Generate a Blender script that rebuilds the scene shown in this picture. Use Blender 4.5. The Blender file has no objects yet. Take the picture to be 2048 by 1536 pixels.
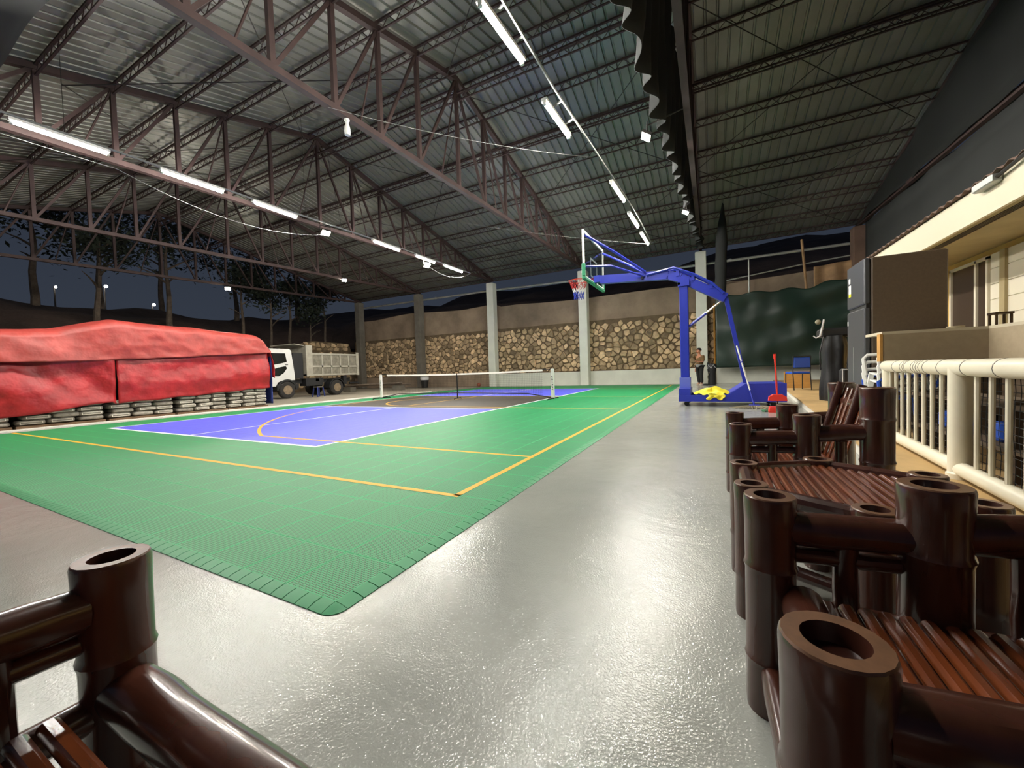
import bpy, math, random
from mathutils import Vector, Matrix
from mathutils import noise as mnoise
random.seed(7)
SC = bpy.context.scene
COL = SC.collection
# ------------------------------------------------------------------ camera
cam_d = bpy.data.cameras.new('camera'); cam = bpy.data.objects.new('camera', cam_d); COL.objects.link(cam)
YAW, PITCH, ROLL = 0.4738557, -0.0318283, -0.0328571
FPX = 775.43
_f = Vector((-math.sin(YAW)*math.cos(PITCH), math.cos(YAW)*math.cos(PITCH), math.sin(PITCH)))
_r = Vector((math.cos(YAW), math.sin(YAW), 0)); _u = _r.cross(_f)
_r2 = math.cos(ROLL)*_r + math.sin(ROLL)*_u; _u2 = -math.sin(ROLL)*_r + math.cos(ROLL)*_u
mw = Matrix((( _r2.x, _u2.x, -_f.x, 4.3118), (_r2.y, _u2.y, -_f.y, -3.0905), (_r2.z, _u2.z, -_f.z, 0.8529), (0, 0, 0, 1)))
cam.matrix_world = mw
cam_d.sensor_fit = 'HORIZONTAL'; cam_d.sensor_width = 36; cam_d.lens = FPX/2048*36
cam_d.clip_start = 0.02; cam_d.clip_end = 400
SC.camera = cam
# ------------------------------------------------------------------ world, exposure
w = bpy.data.worlds.new('night_sky'); SC.world = w; w.use_nodes = True
wn = w.node_tree.nodes; wl = w.node_tree.links
bg = wn['Background']
tc = wn.new('ShaderNodeTexCoord'); sx = wn.new('ShaderNodeSeparateXYZ'); rp = wn.new('ShaderNodeValToRGB')
wl.new(tc.outputs['Generated'], sx.inputs[0]); wl.new(sx.outputs['Z'], rp.inputs[0]); wl.new(rp.outputs[0], bg.inputs[0])
rp.color_ramp.elements[0].position = 0.0; rp.color_ramp.elements[0].color = (.075, .092, .128, 1)
rp.color_ramp.elements[1].position = 0.6; rp.color_ramp.elements[1].color = (.030, .042, .072, 1)
bg.inputs[1].default_value = 0.5
VS = SC.view_settings
VS.view_transform = 'Standard'; VS.look = 'None'; VS.exposure = 0.0; VS.gamma = 1.0; VS.use_curve_mapping = False
SC.cycles.adaptive_threshold = .02; SC.cycles.max_bounces = 7; SC.cycles.diffuse_bounces = 3; SC.cycles.glossy_bounces = 3; SC.cycles.transmission_bounces = 5
TUBE_E = 640.0          # radiance of the LED tubes
FLOOD_W = 420.0

# ------------------------------------------------------------------ helpers
def s2l(c): return c/12.92 if c <= .04045 else ((c+.055)/1.055)**2.4
def hx(h):
    h = h.lstrip('#'); return tuple(s2l(int(h[i:i+2], 16)/255) for i in (0, 2, 4))+(1,)
MATS = {}
def M(name, col, rough=.5, metal=0, spec=.5, var=None, bump=None, coat=0, emit=0, alpha=1, trans=0, rnd=0, stretch=None, col2=None, sheen=0):
    """procedural material: var=(scale, amount) noise tint; bump=(scale, strength, distance); rnd = per object/island tint"""
    m = bpy.data.materials.new(name); m.use_nodes = True; MATS[name] = m
    n = m.node_tree.nodes; l = m.node_tree.links; b = n['Principled BSDF']
    c = hx(col) if isinstance(col, str) else col
    b.inputs['Base Color'].default_value = c; b.inputs['Roughness'].default_value = rough; b.inputs['Metallic'].default_value = metal
    b.inputs['Specular IOR Level'].default_value = spec
    if coat: b.inputs['Coat Weight'].default_value = coat; b.inputs['Coat Roughness'].default_value = .12
    if alpha < 1: b.inputs['Alpha'].default_value = alpha
    if trans: b.inputs['Transmission Weight'].default_value = trans
    if emit: b.inputs['Emission Color'].default_value = c; b.inputs['Emission Strength'].default_value = emit
    vec = None
    if var or bump or col2:
        g = n.new('ShaderNodeTexCoord'); vec = g.outputs['Object']
        if stretch:
            mp = n.new('ShaderNodeMapping'); mp.inputs['Scale'].default_value = stretch; l.new(vec, mp.inputs[0]); vec = mp.outputs[0]
    out = None
    if var or col2:
        t = n.new('ShaderNodeTexNoise'); t.inputs['Scale'].default_value = var[0]; t.inputs['Detail'].default_value = 5; t.inputs['Roughness'].default_value = .6
        l.new(vec, t.inputs['Vector'])
        r = n.new('ShaderNodeValToRGB'); l.new(t.outputs[0], r.inputs[0])
        a = var[1]; k2 = hx(col2) if col2 else tuple(min(1, x*(1+a)) for x in c[:3])+(1,)
        r.color_ramp.elements[0].position = .36; r.color_ramp.elements[1].position = .66
        r.color_ramp.elements[0].color = c if col2 else tuple(x*(1-a) for x in c[:3])+(1,); r.color_ramp.elements[1].color = k2
        out = r.outputs[0]
    if rnd:
        oi = n.new('ShaderNodeObjectInfo'); ge = n.new('ShaderNodeNewGeometry'); ad = n.new('ShaderNodeMath'); fr = n.new('ShaderNodeMath'); fr.operation = 'FRACT'
        l.new(oi.outputs['Random'], ad.inputs[0]); l.new(ge.outputs['Random Per Island'], ad.inputs[1]); l.new(ad.outputs[0], fr.inputs[0])
        mr = n.new('ShaderNodeMapRange'); mr.inputs['To Min'].default_value = 1-rnd; mr.inputs['To Max'].default_value = 1+rnd; l.new(fr.outputs[0], mr.inputs[0])
        mx = n.new('ShaderNodeMix'); mx.data_type = 'RGBA'; mx.blend_type = 'MULTIPLY'; mx.inputs[0].default_value = 1
        if out: l.new(out, mx.inputs[6])
        else: mx.inputs[6].default_value = c
        l.new(mr.outputs[0], mx.inputs[7]); out = mx.outputs[2]
    if out: l.new(out, b.inputs['Base Color'])
    if bump:
        t = n.new('ShaderNodeTexNoise'); t.inputs['Scale'].default_value = bump[0]; t.inputs['Detail'].default_value = 3; l.new(vec, t.inputs['Vector'])
        bp = n.new('ShaderNodeBump'); bp.inputs['Strength'].default_value = bump[1]; bp.inputs['Distance'].default_value = bump[2] if len(bump) > 2 else .02
        l.new(t.outputs[0], bp.inputs['Height']); l.new(bp.outputs[0], b.inputs['Normal'])
    return m

LOCS = {}
class MB:
    def __init__(s): s.v = []; s.f = []
    def add(s, vs, fs):
        o = len(s.v); s.v += [tuple(x) for x in vs]; s.f += [tuple(i+o for i in q) for q in fs]; return s
    def bx(s, x0, x1, y0, y1, z0, z1):
        return s.add([(x0,y0,z0),(x1,y0,z0),(x1,y1,z0),(x0,y1,z0),(x0,y0,z1),(x1,y0,z1),(x1,y1,z1),(x0,y1,z1)],
                     [(3,2,1,0),(4,5,6,7),(0,1,5,4),(1,2,6,5),(2,3,7,6),(3,0,4,7)])
    def rbx(s, x0, x1, y0, y1, z0, z1, r):
        """box with chamfered edges"""
        P = []; 
        for z, i in ((z0, r), (z0+r, 0), (z1-r, 0), (z1, r)):
            P += [(x0+i+r,y0+i,z),(x1-i-r,y0+i,z),(x1-i,y0+i+r,z),(x1-i,y1-i-r,z),(x1-i-r,y1-i,z),(x0+i+r,y1-i,z),(x0+i,y1-i-r,z),(x0+i,y0+i+r,z)]
        F = [tuple(range(7,-1,-1)), tuple(range(24,32))]
        for k in range(3):
            for j in range(8): F.append((k*8+j, k*8+(j+1)%8, k*8+8+(j+1)%8, k*8+8+j))
        return s.add(P, F)
    def bar(s, a, b, w, h, up=(0,0,1)):
        """box beam from a to b; w sideways, h along up"""
        a = Vector(a); b = Vector(b); d = (b-a).normalized(); u = Vector(up)
        sd = d.cross(u)
        if sd.length < 1e-4: sd = d.cross(Vector((1,0,0)))
        sd.normalize(); u = sd.cross(d); P = []
        for p in (a, b):
            for i, j in ((-1,-1),(1,-1),(1,1),(-1,1)): P.append(p+sd*(w/2*i)+u*(h/2*j))
        return s.add(P, [(0,3,2,1),(4,5,6,7),(0,1,5,4),(1,2,6,5),(2,3,7,6),(3,0,4,7)])
    def path(s, pts, r, n=8, closed=False, caps=True):
        pts = [Vector(p) for p in pts]; m = len(pts)
        rs = r if isinstance(r, (list, tuple)) else [r]*m
        d0 = (pts[1]-pts[0]).normalized(); a = Vector((0,0,1)) if abs(d0.z) < .9 else Vector((1,0,0))
        nrm = d0.cross(a).normalized(); P = []; prev = d0
        for i, p in enumerate(pts):
            if closed: d = (pts[(i+1)%m]-pts[i-1]).normalized()
            else: d = (pts[min(i+1,m-1)]-pts[max(i-1,0)]).normalized()
            q = prev.rotation_difference(d); nrm = q @ nrm; nrm = (nrm-d*nrm.dot(d)).normalized(); prev = d
            bn = d.cross(nrm)
            for k in range(n):
                t = 2*math.pi*k/n; P.append(p+(nrm*math.cos(t)+bn*math.sin(t))*rs[i])
        F = []
        for i in range(m if closed else m-1):
            j = (i+1) % m
            for k in range(n): F.append((i*n+k, i*n+(k+1)%n, j*n+(k+1)%n, j*n+k))
        if caps and not closed: F += [tuple(range(n-1,-1,-1)), tuple(range((m-1)*n, m*n))]
        return s.add(P, F)
    def tube(s, a, b, r, n=8, r2=None): return s.path([a, b], [r, r if r2 is None else r2], n)
    def lathe(s, prof, n=16, c=(0,0,0), ax='z', sx=1, sy=1):
        P = []; m = len(prof)
        for rr, z in prof:
            for k in range(n):
                t = 2*math.pi*k/n; a, b = rr*math.cos(t)*sx, rr*math.sin(t)*sy
                P.append({'z': (c[0]+a, c[1]+b, c[2]+z), 'x': (c[0]+z, c[1]+a, c[2]+b), 'y': (c[0]+b, c[1]+z, c[2]+a)}[ax])
        F = [(i*n+k, i*n+(k+1)%n, (i+1)*n+(k+1)%n, (i+1)*n+k) for i in range(m-1) for k in range(n)]
        if prof[0][0] > 1e-6: F.append(tuple(range(n-1,-1,-1)))
        if prof[-1][0] > 1e-6: F.append(tuple(range((m-1)*n, m*n)))
        return s.add(P, F)
    def prism(s, poly, vec):
        n = len(poly); vec = Vector(vec); A = [Vector(p) for p in poly]
        return s.add(A+[p+vec for p in A], [tuple(range(n-1,-1,-1)), tuple(range(n,2*n))]+[(i,(i+1)%n,(i+1)%n+n,i+n) for i in range(n)])
    def grid(s, fn, nu, nv, thick=None):
        P = [fn(i/nu, j/nv) for i in range(nu+1) for j in range(nv+1)]
        F = [(i*(nv+1)+j, (i+1)*(nv+1)+j, (i+1)*(nv+1)+j+1, i*(nv+1)+j+1) for i in range(nu) for j in range(nv)]
        return s.add(P, F)
    def sphere(s, c, r, n=12, sx=1, sy=1, sz=1):
        pr = [(r*math.sin(math.pi*i/n), -r*math.cos(math.pi*i/n)*sz) for i in range(n+1)]
        return s.lathe(pr, n*2 if n < 10 else n+4, c, 'z', sx, sy)
    def build(s, name, mat, parent=None, smooth=30, fix=True):
        off = Vector(LOCS.get(parent.name, (0,0,0))) if parent else None
        if parent is None:
            xs = [p[0] for p in s.v]; ys = [p[1] for p in s.v]; zs = [p[2] for p in s.v]
            off = Vector(((min(xs)+max(xs))/2, (min(ys)+max(ys))/2, min(zs)))
        me = bpy.data.meshes.new(name)
        me.from_pydata([(p[0]-off.x, p[1]-off.y, p[2]-off.z) for p in s.v], [], s.f); me.validate()
        if fix:
            import bmesh
            bm = bmesh.new(); bm.from_mesh(me); bmesh.ops.remove_doubles(bm, verts=bm.verts, dist=1e-6); bmesh.ops.recalc_face_normals(bm, faces=bm.faces); bm.to_mesh(me); bm.free()
        if smooth:
            for p in me.polygons: p.use_smooth = True
            me.set_sharp_from_angle(angle=math.radians(smooth))
        me.materials.append(MATS[mat])
        o = bpy.data.objects.new(name, me); COL.objects.link(o)
        if parent: o.parent = parent; LOCS[o.name] = tuple(off)
        else: o.location = off; LOCS[o.name] = tuple(off)
        return o
def tag(o, label=None, cat=None, group=None, kind=None):
    if label: o['label'] = label
    if cat: o['category'] = cat
    if group: o['group'] = group
    if kind: o['kind'] = kind
    return o
def thing(name, label, cat, loc=(0,0,0), group=None, kind=None):
    o = bpy.data.objects.new(name, None); COL.objects.link(o); o.location = loc; o.empty_display_size = .1
    LOCS[o.name] = tuple(loc); return tag(o, label, cat, group, kind)
def kids(o): return [c for c in bpy.data.objects if c.parent == o]
def copy_tree(o, parent=None, ch=None):
    c = o.copy(); COL.objects.link(c)
    if parent: c.parent = parent
    for k in list(o.children): copy_tree(k, c)
    return c
ORD = ['first','second','third','fourth','fifth','sixth','seventh','eighth','ninth','tenth','eleventh','twelfth','thirteenth','fourteenth','fifteenth','sixteenth','seventeenth']
def nz(x, y, z=0): return mnoise.noise(Vector((x, y, z)))
def solid(o, t): 
    m = o.modifiers.new('thickness', 'SOLIDIFY'); m.thickness = t; m.offset = 0; return o

# ------------------------------------------------------------------ materials
M('pale_paint', '#d8dacd', .6, var=(1.5, .06)); M('raw_concrete', '#6e695f', .85, var=(2, .18), bump=(25, .3, .01))
M('old_concrete', '#92806c', .9, var=(.7, .25), bump=(12, .4, .02)); M('brown_concrete', '#6b5447', .9, var=(1.2, .2))
M('mortar', '#6a5a44', .95, var=(3, .25), bump=(20, .5, .02)); M('stone', '#bfa683', .9, var=(6, .28), bump=(14, .6, .03), rnd=.6)
M('yard', '#a39a8a', .9, var=(.9, .14), bump=(30, .4, .01)); M('earth', '#54443b', .95, var=(.6, .3), bump=(6, .6, .1))
M('sheet_metal', '#84857e', .45, .4, var=(1.1, .10)); M('red_oxide', '#3c2b29', .7, var=(3, .2)); M('dark_steel', '#33302e', .6, .3)
M('galv', '#a7aaa6', .45, .5); M('white_enamel', '#eeeeea', .35); M('tube_glow', (1.0, .955, .87, 1), .5, emit=TUBE_E)
M('flood_glow', (1.0, .92, .75, 1), .5, emit=600); M('far_glow', (1, .95, .85, 1), .5, emit=60); M('bulb_off', '#e8e8e4', .2)
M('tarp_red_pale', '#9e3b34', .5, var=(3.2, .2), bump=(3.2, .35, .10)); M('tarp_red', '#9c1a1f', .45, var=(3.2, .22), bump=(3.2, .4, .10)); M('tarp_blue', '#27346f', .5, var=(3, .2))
M('sack', '#8a847a', .7, var=(14, .25), bump=(14, .3, .015), rnd=.12); M('sack_print', '#d6d1c4', .7); M('pallet', '#6d5640', .85, var=(6, .2))
M('truck_white', '#dcdcd8', .35, var=(2, .05)); M('truck_panel', '#7d786a', .8, var=(6, .25)); M('truck_bed', '#a39e8f', .7, var=(4, .14)); M('truck_black', '#1d1d1e', .6); M('tyre', '#2c2a28', .9, var=(9, .2)); M('rim_dusty', '#8c7a63', .7, .3, var=(9, .2)); M('dark_glass', '#101417', .08, spec=.8)
M('frame_grey', '#3b3b3b', .6)
M('hoop_blue', '#2a37a8', .35, spec=.5, var=(3, .06)); M('hoop_blue_light', '#6673cc', .35); M('pad_green', '#2e8a63', .5); M('rim_orange', '#d8462e', .4); M('cord_white', '#e6e6e2', .8); M('cord_blue', '#2a3fb0', .8); M('cord_red', '#b82c2c', .8)
M('board_glass', '#e8f4f0', .03, trans=1.0, spec=.5); MATS['board_glass'].node_tree.nodes['Principled BSDF'].inputs['IOR'].default_value = 1.1
M('black_plastic', '#141415', .45); M('net_black', '#151515', .8); M('net_post_white', '#eceae4', .4); M('tape_white', '#f2efe4', .6)
M('bamboo', '#44241a', .26, spec=.5, coat=.5, var=(6, .4), stretch=(1, 1, .12), bump=(30, .08, .004)); M('bamboo_slat', '#653218', .24, spec=.6, coat=.6, var=(9, .5), stretch=(1, .15, 1), bump=(60, .25, .004), rnd=.2)
M('bamboo_core', '#38180d', .35, coat=.3); M('bamboo_end', '#6a4a34', .35, coat=.4, var=(30, .2))
M('pvc', '#e6dfc8', .35, var=(5, .04)); M('pvc_seam', '#6e6a60', .6); M('platform_top', '#b99a68', .6, var=(3, .14)); M('platform_riser', '#d5d2c8', .6, var=(3, .05))
M('fridge_door', '#5b5d61', .35, .5); M('fridge_side', '#5c4d3e', .5, var=(40, .08)); M('fridge_seal', '#141414', .6)
M('counter_beige', '#a4947a', .6, var=(20, .05)); M('counter_top', '#c9bfa6', .5); M('counter_dark', '#5b4b3a', .7, var=(5, .15))
M('plastic_white', '#e9e9e4', .4); M('plastic_blue', '#2350b8', .4); M('fascia_cream', '#d9cfb6', .6); M('soffit', '#a89870', .7, var=(2, .08)); M('house_yellow', '#c9a455', .7, var=(2, .08)); M('shutter_white', '#dcd5c0', .6); M('window_brown', '#3d2f24', .3)
M('house_roof', '#6a5346', .6); M('plywood', '#c08f4a', .65, var=(3, .12), stretch=(1, 1, 6))
M('tarp_green', '#22352c', .42, var=(1.2, .15), spec=.5); M('shade_net', '#1b1d1c', .9); M('shade_net_grey', '#2f3130', .9); M('cloth_tan', '#9a7a58', .85, var=(3, .2))
M('skin', '#b98064', .55); M('hair', '#1a1512', .7); M('shirt_brown', '#6e5433', .85, var=(16, .3)); M('shirt_grey', '#8c8c8c', .85); M('trousers', '#191819', .8); M('shoe', '#c9b7a4', .7)
M('bag_black', '#17171a', .55, bump=(10, .4, .02)); M('mark_white', '#d8d8d8', .7); M('yellow_cloth', '#f2e23a', .6, var=(7, .12)); M('red_plastic', '#e2362a', .4); M('mop_string', '#8d8672', .9); M('green_rope', '#3f7d5c', .8); M('bamboo_pole', '#c98f3e', .5)
M('ball_brown', '#8c4a34', .6); M('bark', '#6a5d50', .95, var=(6, .25)); M('leaf', '#3a4234', .8, rnd=.4); M('conduit_grey', '#7c7d7c', .6); M('cable_white', '#9a9a96', .6); M('line_white', '#e9eef2', .6); M('line_yellow', '#d9a520', .6); M('sticker_yellow', '#d8d420', .5)
M('terracotta', '#8d5a48', .9, var=(5, .25)); M('chrome', '#c9c9c9', .2, .9)
def court_mat(name, col):
    """interlocking court tile: fine perforated grid"""
    m = M(name, col, .5, spec=.4); n = m.node_tree.nodes; l = m.node_tree.links; b = n['Principled BSDF']
    g = n.new('ShaderNodeNewGeometry'); sp = n.new('ShaderNodeSeparateXYZ'); l.new(g.outputs['Position'], sp.inputs[0])
    def ma(op, a, bv=None):
        k = n.new('ShaderNodeMath'); k.operation = op
        for i, v in ((0, a), (1, bv)):
            if v is None: continue
            if isinstance(v, (int, float)): k.inputs[i].default_value = v
            else: l.new(v, k.inputs[i])
        return k.outputs[0]
    kx = 2*math.pi/.0254; sxx = ma('SINE', ma('MULTIPLY', sp.outputs[0], kx)); syy = ma('SINE', ma('MULTIPLY', sp.outputs[1], kx))
    pr = ma('MULTIPLY', sxx, syy)
    st = ma('SMOOTH_MIN', ma('MAXIMUM', ma('MULTIPLY', ma('ABSOLUTE', pr), 2.2), 0.0), 1.0)
    rp = n.new('ShaderNodeValToRGB'); l.new(ma('ABSOLUTE', pr), rp.inputs[0])
    c = hx(col); rp.color_ramp.elements[0].position = .2; rp.color_ramp.elements[0].color = c; rp.color_ramp.elements[1].position = .68; rp.color_ramp.elements[1].color = tuple(x*.22 for x in c[:3])+(1,)
    # solid rim without holes round every tile reads as a paler seam
    ex = ma('ABSOLUTE', ma('SUBTRACT', ma('FRACT', ma('ADD', ma('DIVIDE', sp.outputs[0], .305), .5)), .5)); ey = ma('ABSOLUTE', ma('SUBTRACT', ma('FRACT', ma('ADD', ma('DIVIDE', sp.outputs[1], .305), .5)), .5))
    rim = ma('LESS_THAN', ma('MINIMUM', ex, ey), .022)
    mx = n.new('ShaderNodeMix'); mx.data_type = 'RGBA'; l.new(rim, mx.inputs[0]); l.new(rp.outputs[0], mx.inputs[6]); mx.inputs[7].default_value = tuple(min(1, x*1.06) for x in c[:3])+(1,)
    l.new(mx.outputs[2], b.inputs['Base Color'])
    bp = n.new('ShaderNodeBump'); bp.invert = True; bp.inputs['Strength'].default_value = .35; bp.inputs['Distance'].default_value = .004; l.new(ma('ABSOLUTE', pr), bp.inputs['Height']); l.new(bp.outputs[0], b.inputs['Normal'])
    return m
court_mat('tile_green', '#1ca061'); court_mat('tile_blue', '#626cff'); court_mat('tile_black', '#4a453e'); M('ramp_green', '#1f8f57', .45, spec=.4)
def floor_mat():
    m = M('epoxy_grey', '#9c9f9b', .3, spec=.62); n = m.node_tree.nodes; l = m.node_tree.links; b = n['Principled BSDF']
    g = n.new('ShaderNodeTexCoord')
    def tex(sc, det=4, dist=0, ro=.55):
        t = n.new('ShaderNodeTexNoise'); t.inputs['Scale'].default_value = sc; t.inputs['Detail'].default_value = det; t.inputs['Distortion'].default_value = dist; t.inputs['Roughness'].default_value = ro; l.new(g.outputs['Object'], t.inputs[0]); return t.outputs[0]
    r = n.new('ShaderNodeValToRGB'); l.new(tex(1.3, 6), r.inputs[0]); r.color_ramp.elements[0].position = .3; r.color_ramp.elements[1].position = .72
    r.color_ramp.elements[0].color = hx('#979a95'); r.color_ramp.elements[1].color = hx('#a3a59f'); l.new(r.outputs[0], b.inputs['Base Color'])
    rr = n.new('ShaderNodeMapRange'); rr.inputs['From Min'].default_value = .35; rr.inputs['From Max'].default_value = .65; rr.inputs['To Min'].default_value = .10; rr.inputs['To Max'].default_value = .17; l.new(tex(1.6, 3, .3), rr.inputs[0]); l.new(rr.outputs[0], b.inputs['Roughness'])
    b1 = n.new('ShaderNodeBump'); b1.inputs['Strength'].default_value = .52; b1.inputs['Distance'].default_value = .003; l.new(tex(140, 1.5), b1.inputs['Height'])
    b2 = n.new('ShaderNodeBump'); b2.inputs['Strength'].default_value = .22; b2.inputs['Distance'].default_value = .03; l.new(tex(3.2, 4, .8), b2.inputs['Height']); l.new(b2.outputs[0], b1.inputs['Normal']); l.new(b1.outputs[0], b.inputs['Normal'])
floor_mat()
# ================================================================== STRUCTURE
tag(MB().bx(-7.9, 10.5, -7.0, 17.7, -.2, 0).build('floor', 'epoxy_grey', smooth=0), 'glossy grey painted concrete floor around the court', kind='structure')
tag(MB().bx(-60, -7.9, -25, 45, -.22, -.012).build('floor_yard', 'yard', smooth=0), 'dusty pale concrete yard under the truck', kind='structure')
# low pale kerb between the mat and the sacks
tag(MB().bx(-8.02, -7.86, -6, 12, -.02, .025).build('trim_1', 'platform_riser', smooth=0), 'pale concrete strip along the left edge of the mat', kind='structure')

# ---------------- raised platform on the right (turned 4.5 degrees)
PA = math.radians(-4.5)
def pf(x, y): # platform frame -> world
    return (5.38+x*math.cos(PA)-y*math.sin(PA), 0+x*math.sin(PA)+y*math.cos(PA))
plat = thing('floor_platform', 'raised tan platform with pale riser at the right', None, (6.5, 3, 0), kind='structure')
p4 = [pf(0,-7), pf(6,-7), pf(6,16.6), pf(0,16.6)]
MB().prism([(x,y,0.001) for x,y in p4], (0,0,.099)).build('riser', 'platform_riser', plat, 0)
p4 = [pf(-.02,-7), pf(6,-7), pf(6,16.6), pf(-.02,16.6)]
MB().prism([(x,y,.1) for x,y in p4], (0,0,.025)).build('slab', 'platform_top', plat, 0)
PZ = .125

# ---------------- stones
def clip(poly, p, q):
    """keep the part of poly nearer to p than to q"""
    mx, my = (p[0]+q[0])/2, (p[1]+q[1])/2; nx, ny = q[0]-p[0], q[1]-p[1]; out = []
    for i in range(len(poly)):
        a, b = poly[i], poly[(i+1) % len(poly)]
        da = (a[0]-mx)*nx+(a[1]-my)*ny; db = (b[0]-mx)*nx+(b[1]-my)*ny
        if da <= 0: out.append(a)
        if da*db < 0:
            t = da/(da-db); out.append((a[0]+(b[0]-a[0])*t, a[1]+(b[1]-a[1])*t))
    return out
def stones(u0, u1, v0, v1, cu, cv, rng):
    nu, nv = int((u1-u0)/cu), int((v1-v0)/cv); pts = {}
    for j in range(-1, nv+1):
        for i in range(-1, nu+1):
            pts[i,j] = (u0+(i+.5+.5*(j % 2)+rng.uniform(-.44,.44))*cu, v0+(j+.5+rng.uniform(-.42,.42))*cv)
    res = []
    for (i,j), p in pts.items():
        if i < 0 or j < 0 or i >= nu or j >= nv: continue
        poly = [(p[0]-cu*1.3,p[1]-cv*1.3),(p[0]+cu*1.3,p[1]-cv*1.3),(p[0]+cu*1.3,p[1]+cv*1.3),(p[0]-cu*1.3,p[1]+cv*1.3)]
        for di in (-2,-1,0,1,2):
            for dj in (-2,-1,0,1,2):
                if (di or dj) and (i+di,j+dj) in pts: poly = clip(poly, p, pts[i+di,j+dj])
        poly = [(min(max(a,u0),u1), min(max(b,v0),v1)) for a,b in poly]
        if len(poly) > 2: res.append((p, poly))
    return res
def stone_mb(p, poly, place, rng, mb=None):
    mb = mb or MB(); n0 = len(poly)
    cx = sum(a for a,b in poly)/n0; cy = sum(b for a,b in poly)/n0
    # split long edges and round corners so that stones read as rubble
    ring = []
    for i in range(n0):
        a, b = poly[i], poly[(i+1) % n0]
        ring.append((a[0]*.86+b[0]*.14, a[1]*.86+b[1]*.14)); ring.append((a[0]*.14+b[0]*.86, a[1]*.14+b[1]*.86))
    sc = rng.uniform(.82, .97); d = rng.uniform(.03, .09); tx, ty = rng.uniform(-.03,.03), rng.uniform(-.03,.03)
    ring = [(cx+(a-cx)*sc*rng.uniform(.86,1.05), cy+(b-cy)*sc*rng.uniform(.86,1.05)) for a,b in ring]
    n = len(ring); V = [place(a,b,-.02) for a,b in ring]
    V += [place(cx+(a-cx)*.97, cy+(b-cy)*.97, d*.6) for a,b in ring]
    V += [place(cx+(a-cx)*.84, cy+(b-cy)*.84, d+(a-cx)*tx*3+(b-cy)*ty*3) for a,b in ring]
    F = [(k*n+i, k*n+(i+1)%n, (k+1)*n+(i+1)%n, (k+1)*n+i) for k in (0,1) for i in range(n)]+[tuple(range(2*n,3*n))]
    return mb.add(V, F)
WY = 17.65
wall = thing('wall_north', 'rubble stone retaining wall with concrete band above and white plinth', None, (-4, WY, 0), kind='structure')
MB().bx(-19.5, 10.6, WY, WY+.4, -.1, 3.45).build('mortar_bed', 'mortar', wall, 0)
def band(u, v):
    x = -19.5+u*30.1; top = 4.75+.18*nz(x*.25, 3)+(.25 if x < -7 else 0)
    return (x, WY+.12+.04*nz(x*1.3, v*3), 3.4+v*(top-3.4))
MB().grid(band, 60, 6).build('concrete_band', 'old_concrete', wall)
MB().bx(-7.3, 10.5, WY-.22, WY+.02, 0, .74).build('plinth', 'pale_paint', wall, 0)
MB().bx(-19.5, -7.3, WY-.15, WY+.02, 0, .72).build('low_kerb', 'old_concrete', wall, 0)
rg = random.Random(3); st = stones(-19.4, 10.4, .74, 3.42, .37, .255, rg)
def vis_rank(s):
    x = s[0][0]
    a = sum(s[1][i][0]*s[1][(i+1)%len(s[1])][1]-s[1][(i+1)%len(s[1])][0]*s[1][i][1] for i in range(len(s[1])))/2
    if x > 4.5: return -1
    return abs(a)/(((x-4.3)**2+430))
st.sort(key=vis_rank, reverse=True); rest = MB()
plw = lambda a, b, d: (a, WY-d, b)
for i, (p, poly) in enumerate(st):
    if i < 300: stone_mb(p, poly, plw, rg).build('stone', 'stone', wall, 40)
    else: stone_mb(p, poly, plw, rg, rest)
tag(rest.build('small_stones', 'stone', wall, 40), kind='stuff')
# west stone wall behind the truck
ww = thing('wall_west', 'low rubble stone wall behind the dump truck', None, (-19.6, 10, 0), kind='structure')
MB().bx(-20.3, -19.9, -8, 18, -.1, 2.75).build('mortar_bed', 'mortar', ww, 0)
MB().prism([(-20.3,13.0,2.75),(-20.3,17.6,2.75),(-20.3,17.4,3.35),(-20.3,14.4,3.4),(-20.3,13.6,3.2)], (.4,0,0)).build('raised_end', 'mortar', ww, 0)
st2 = stones(4, 17.5, .2, 2.75, .42, .3, rg); st2 += stones(13.5, 17.4, 2.75, 3.35, .42, .3, rg); rest = MB()
plx = lambda a, b, d: (-19.9+d, a, b)
for i, (p, poly) in enumerate(st2):
    if p[1] > 1.9 and p[0] > 9: stone_mb(p, poly, plx, rg).build('stone', 'stone', ww, 40)
    else: stone_mb(p, poly, plx, rg, rest)
tag(rest.build('small_stones', 'stone', ww, 40), kind='stuff')
# earth bank beyond the yard
def bank(u, v):
    x = -20.2-u*45; y = -22+v*68
    return (x, y, .4+2.5*min(1, u*9)+3.0*min(1, u*4.5)+1.0*nz(x*.12, y*.12)+.5*nz(x*.4, y*.4, 2))
tag(MB().grid(bank, 40, 50).build('ground_bank', 'earth'), 'dark earth bank rising behind the yard', kind='structure')

# dark hillside beyond the far wall
def hill(u, v):
    y = 18.6+u*40; x = -70+v*110; return (x, y, 3.2+13*u**.6*(.8+.3*nz(x*.05, 1))+.8*nz(x*.2, y*.2))
tag(MB().grid(hill, 30, 60).build('ground_hillside', 'earth'), 'dark hillside rising behind the far wall', kind='structure')

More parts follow.
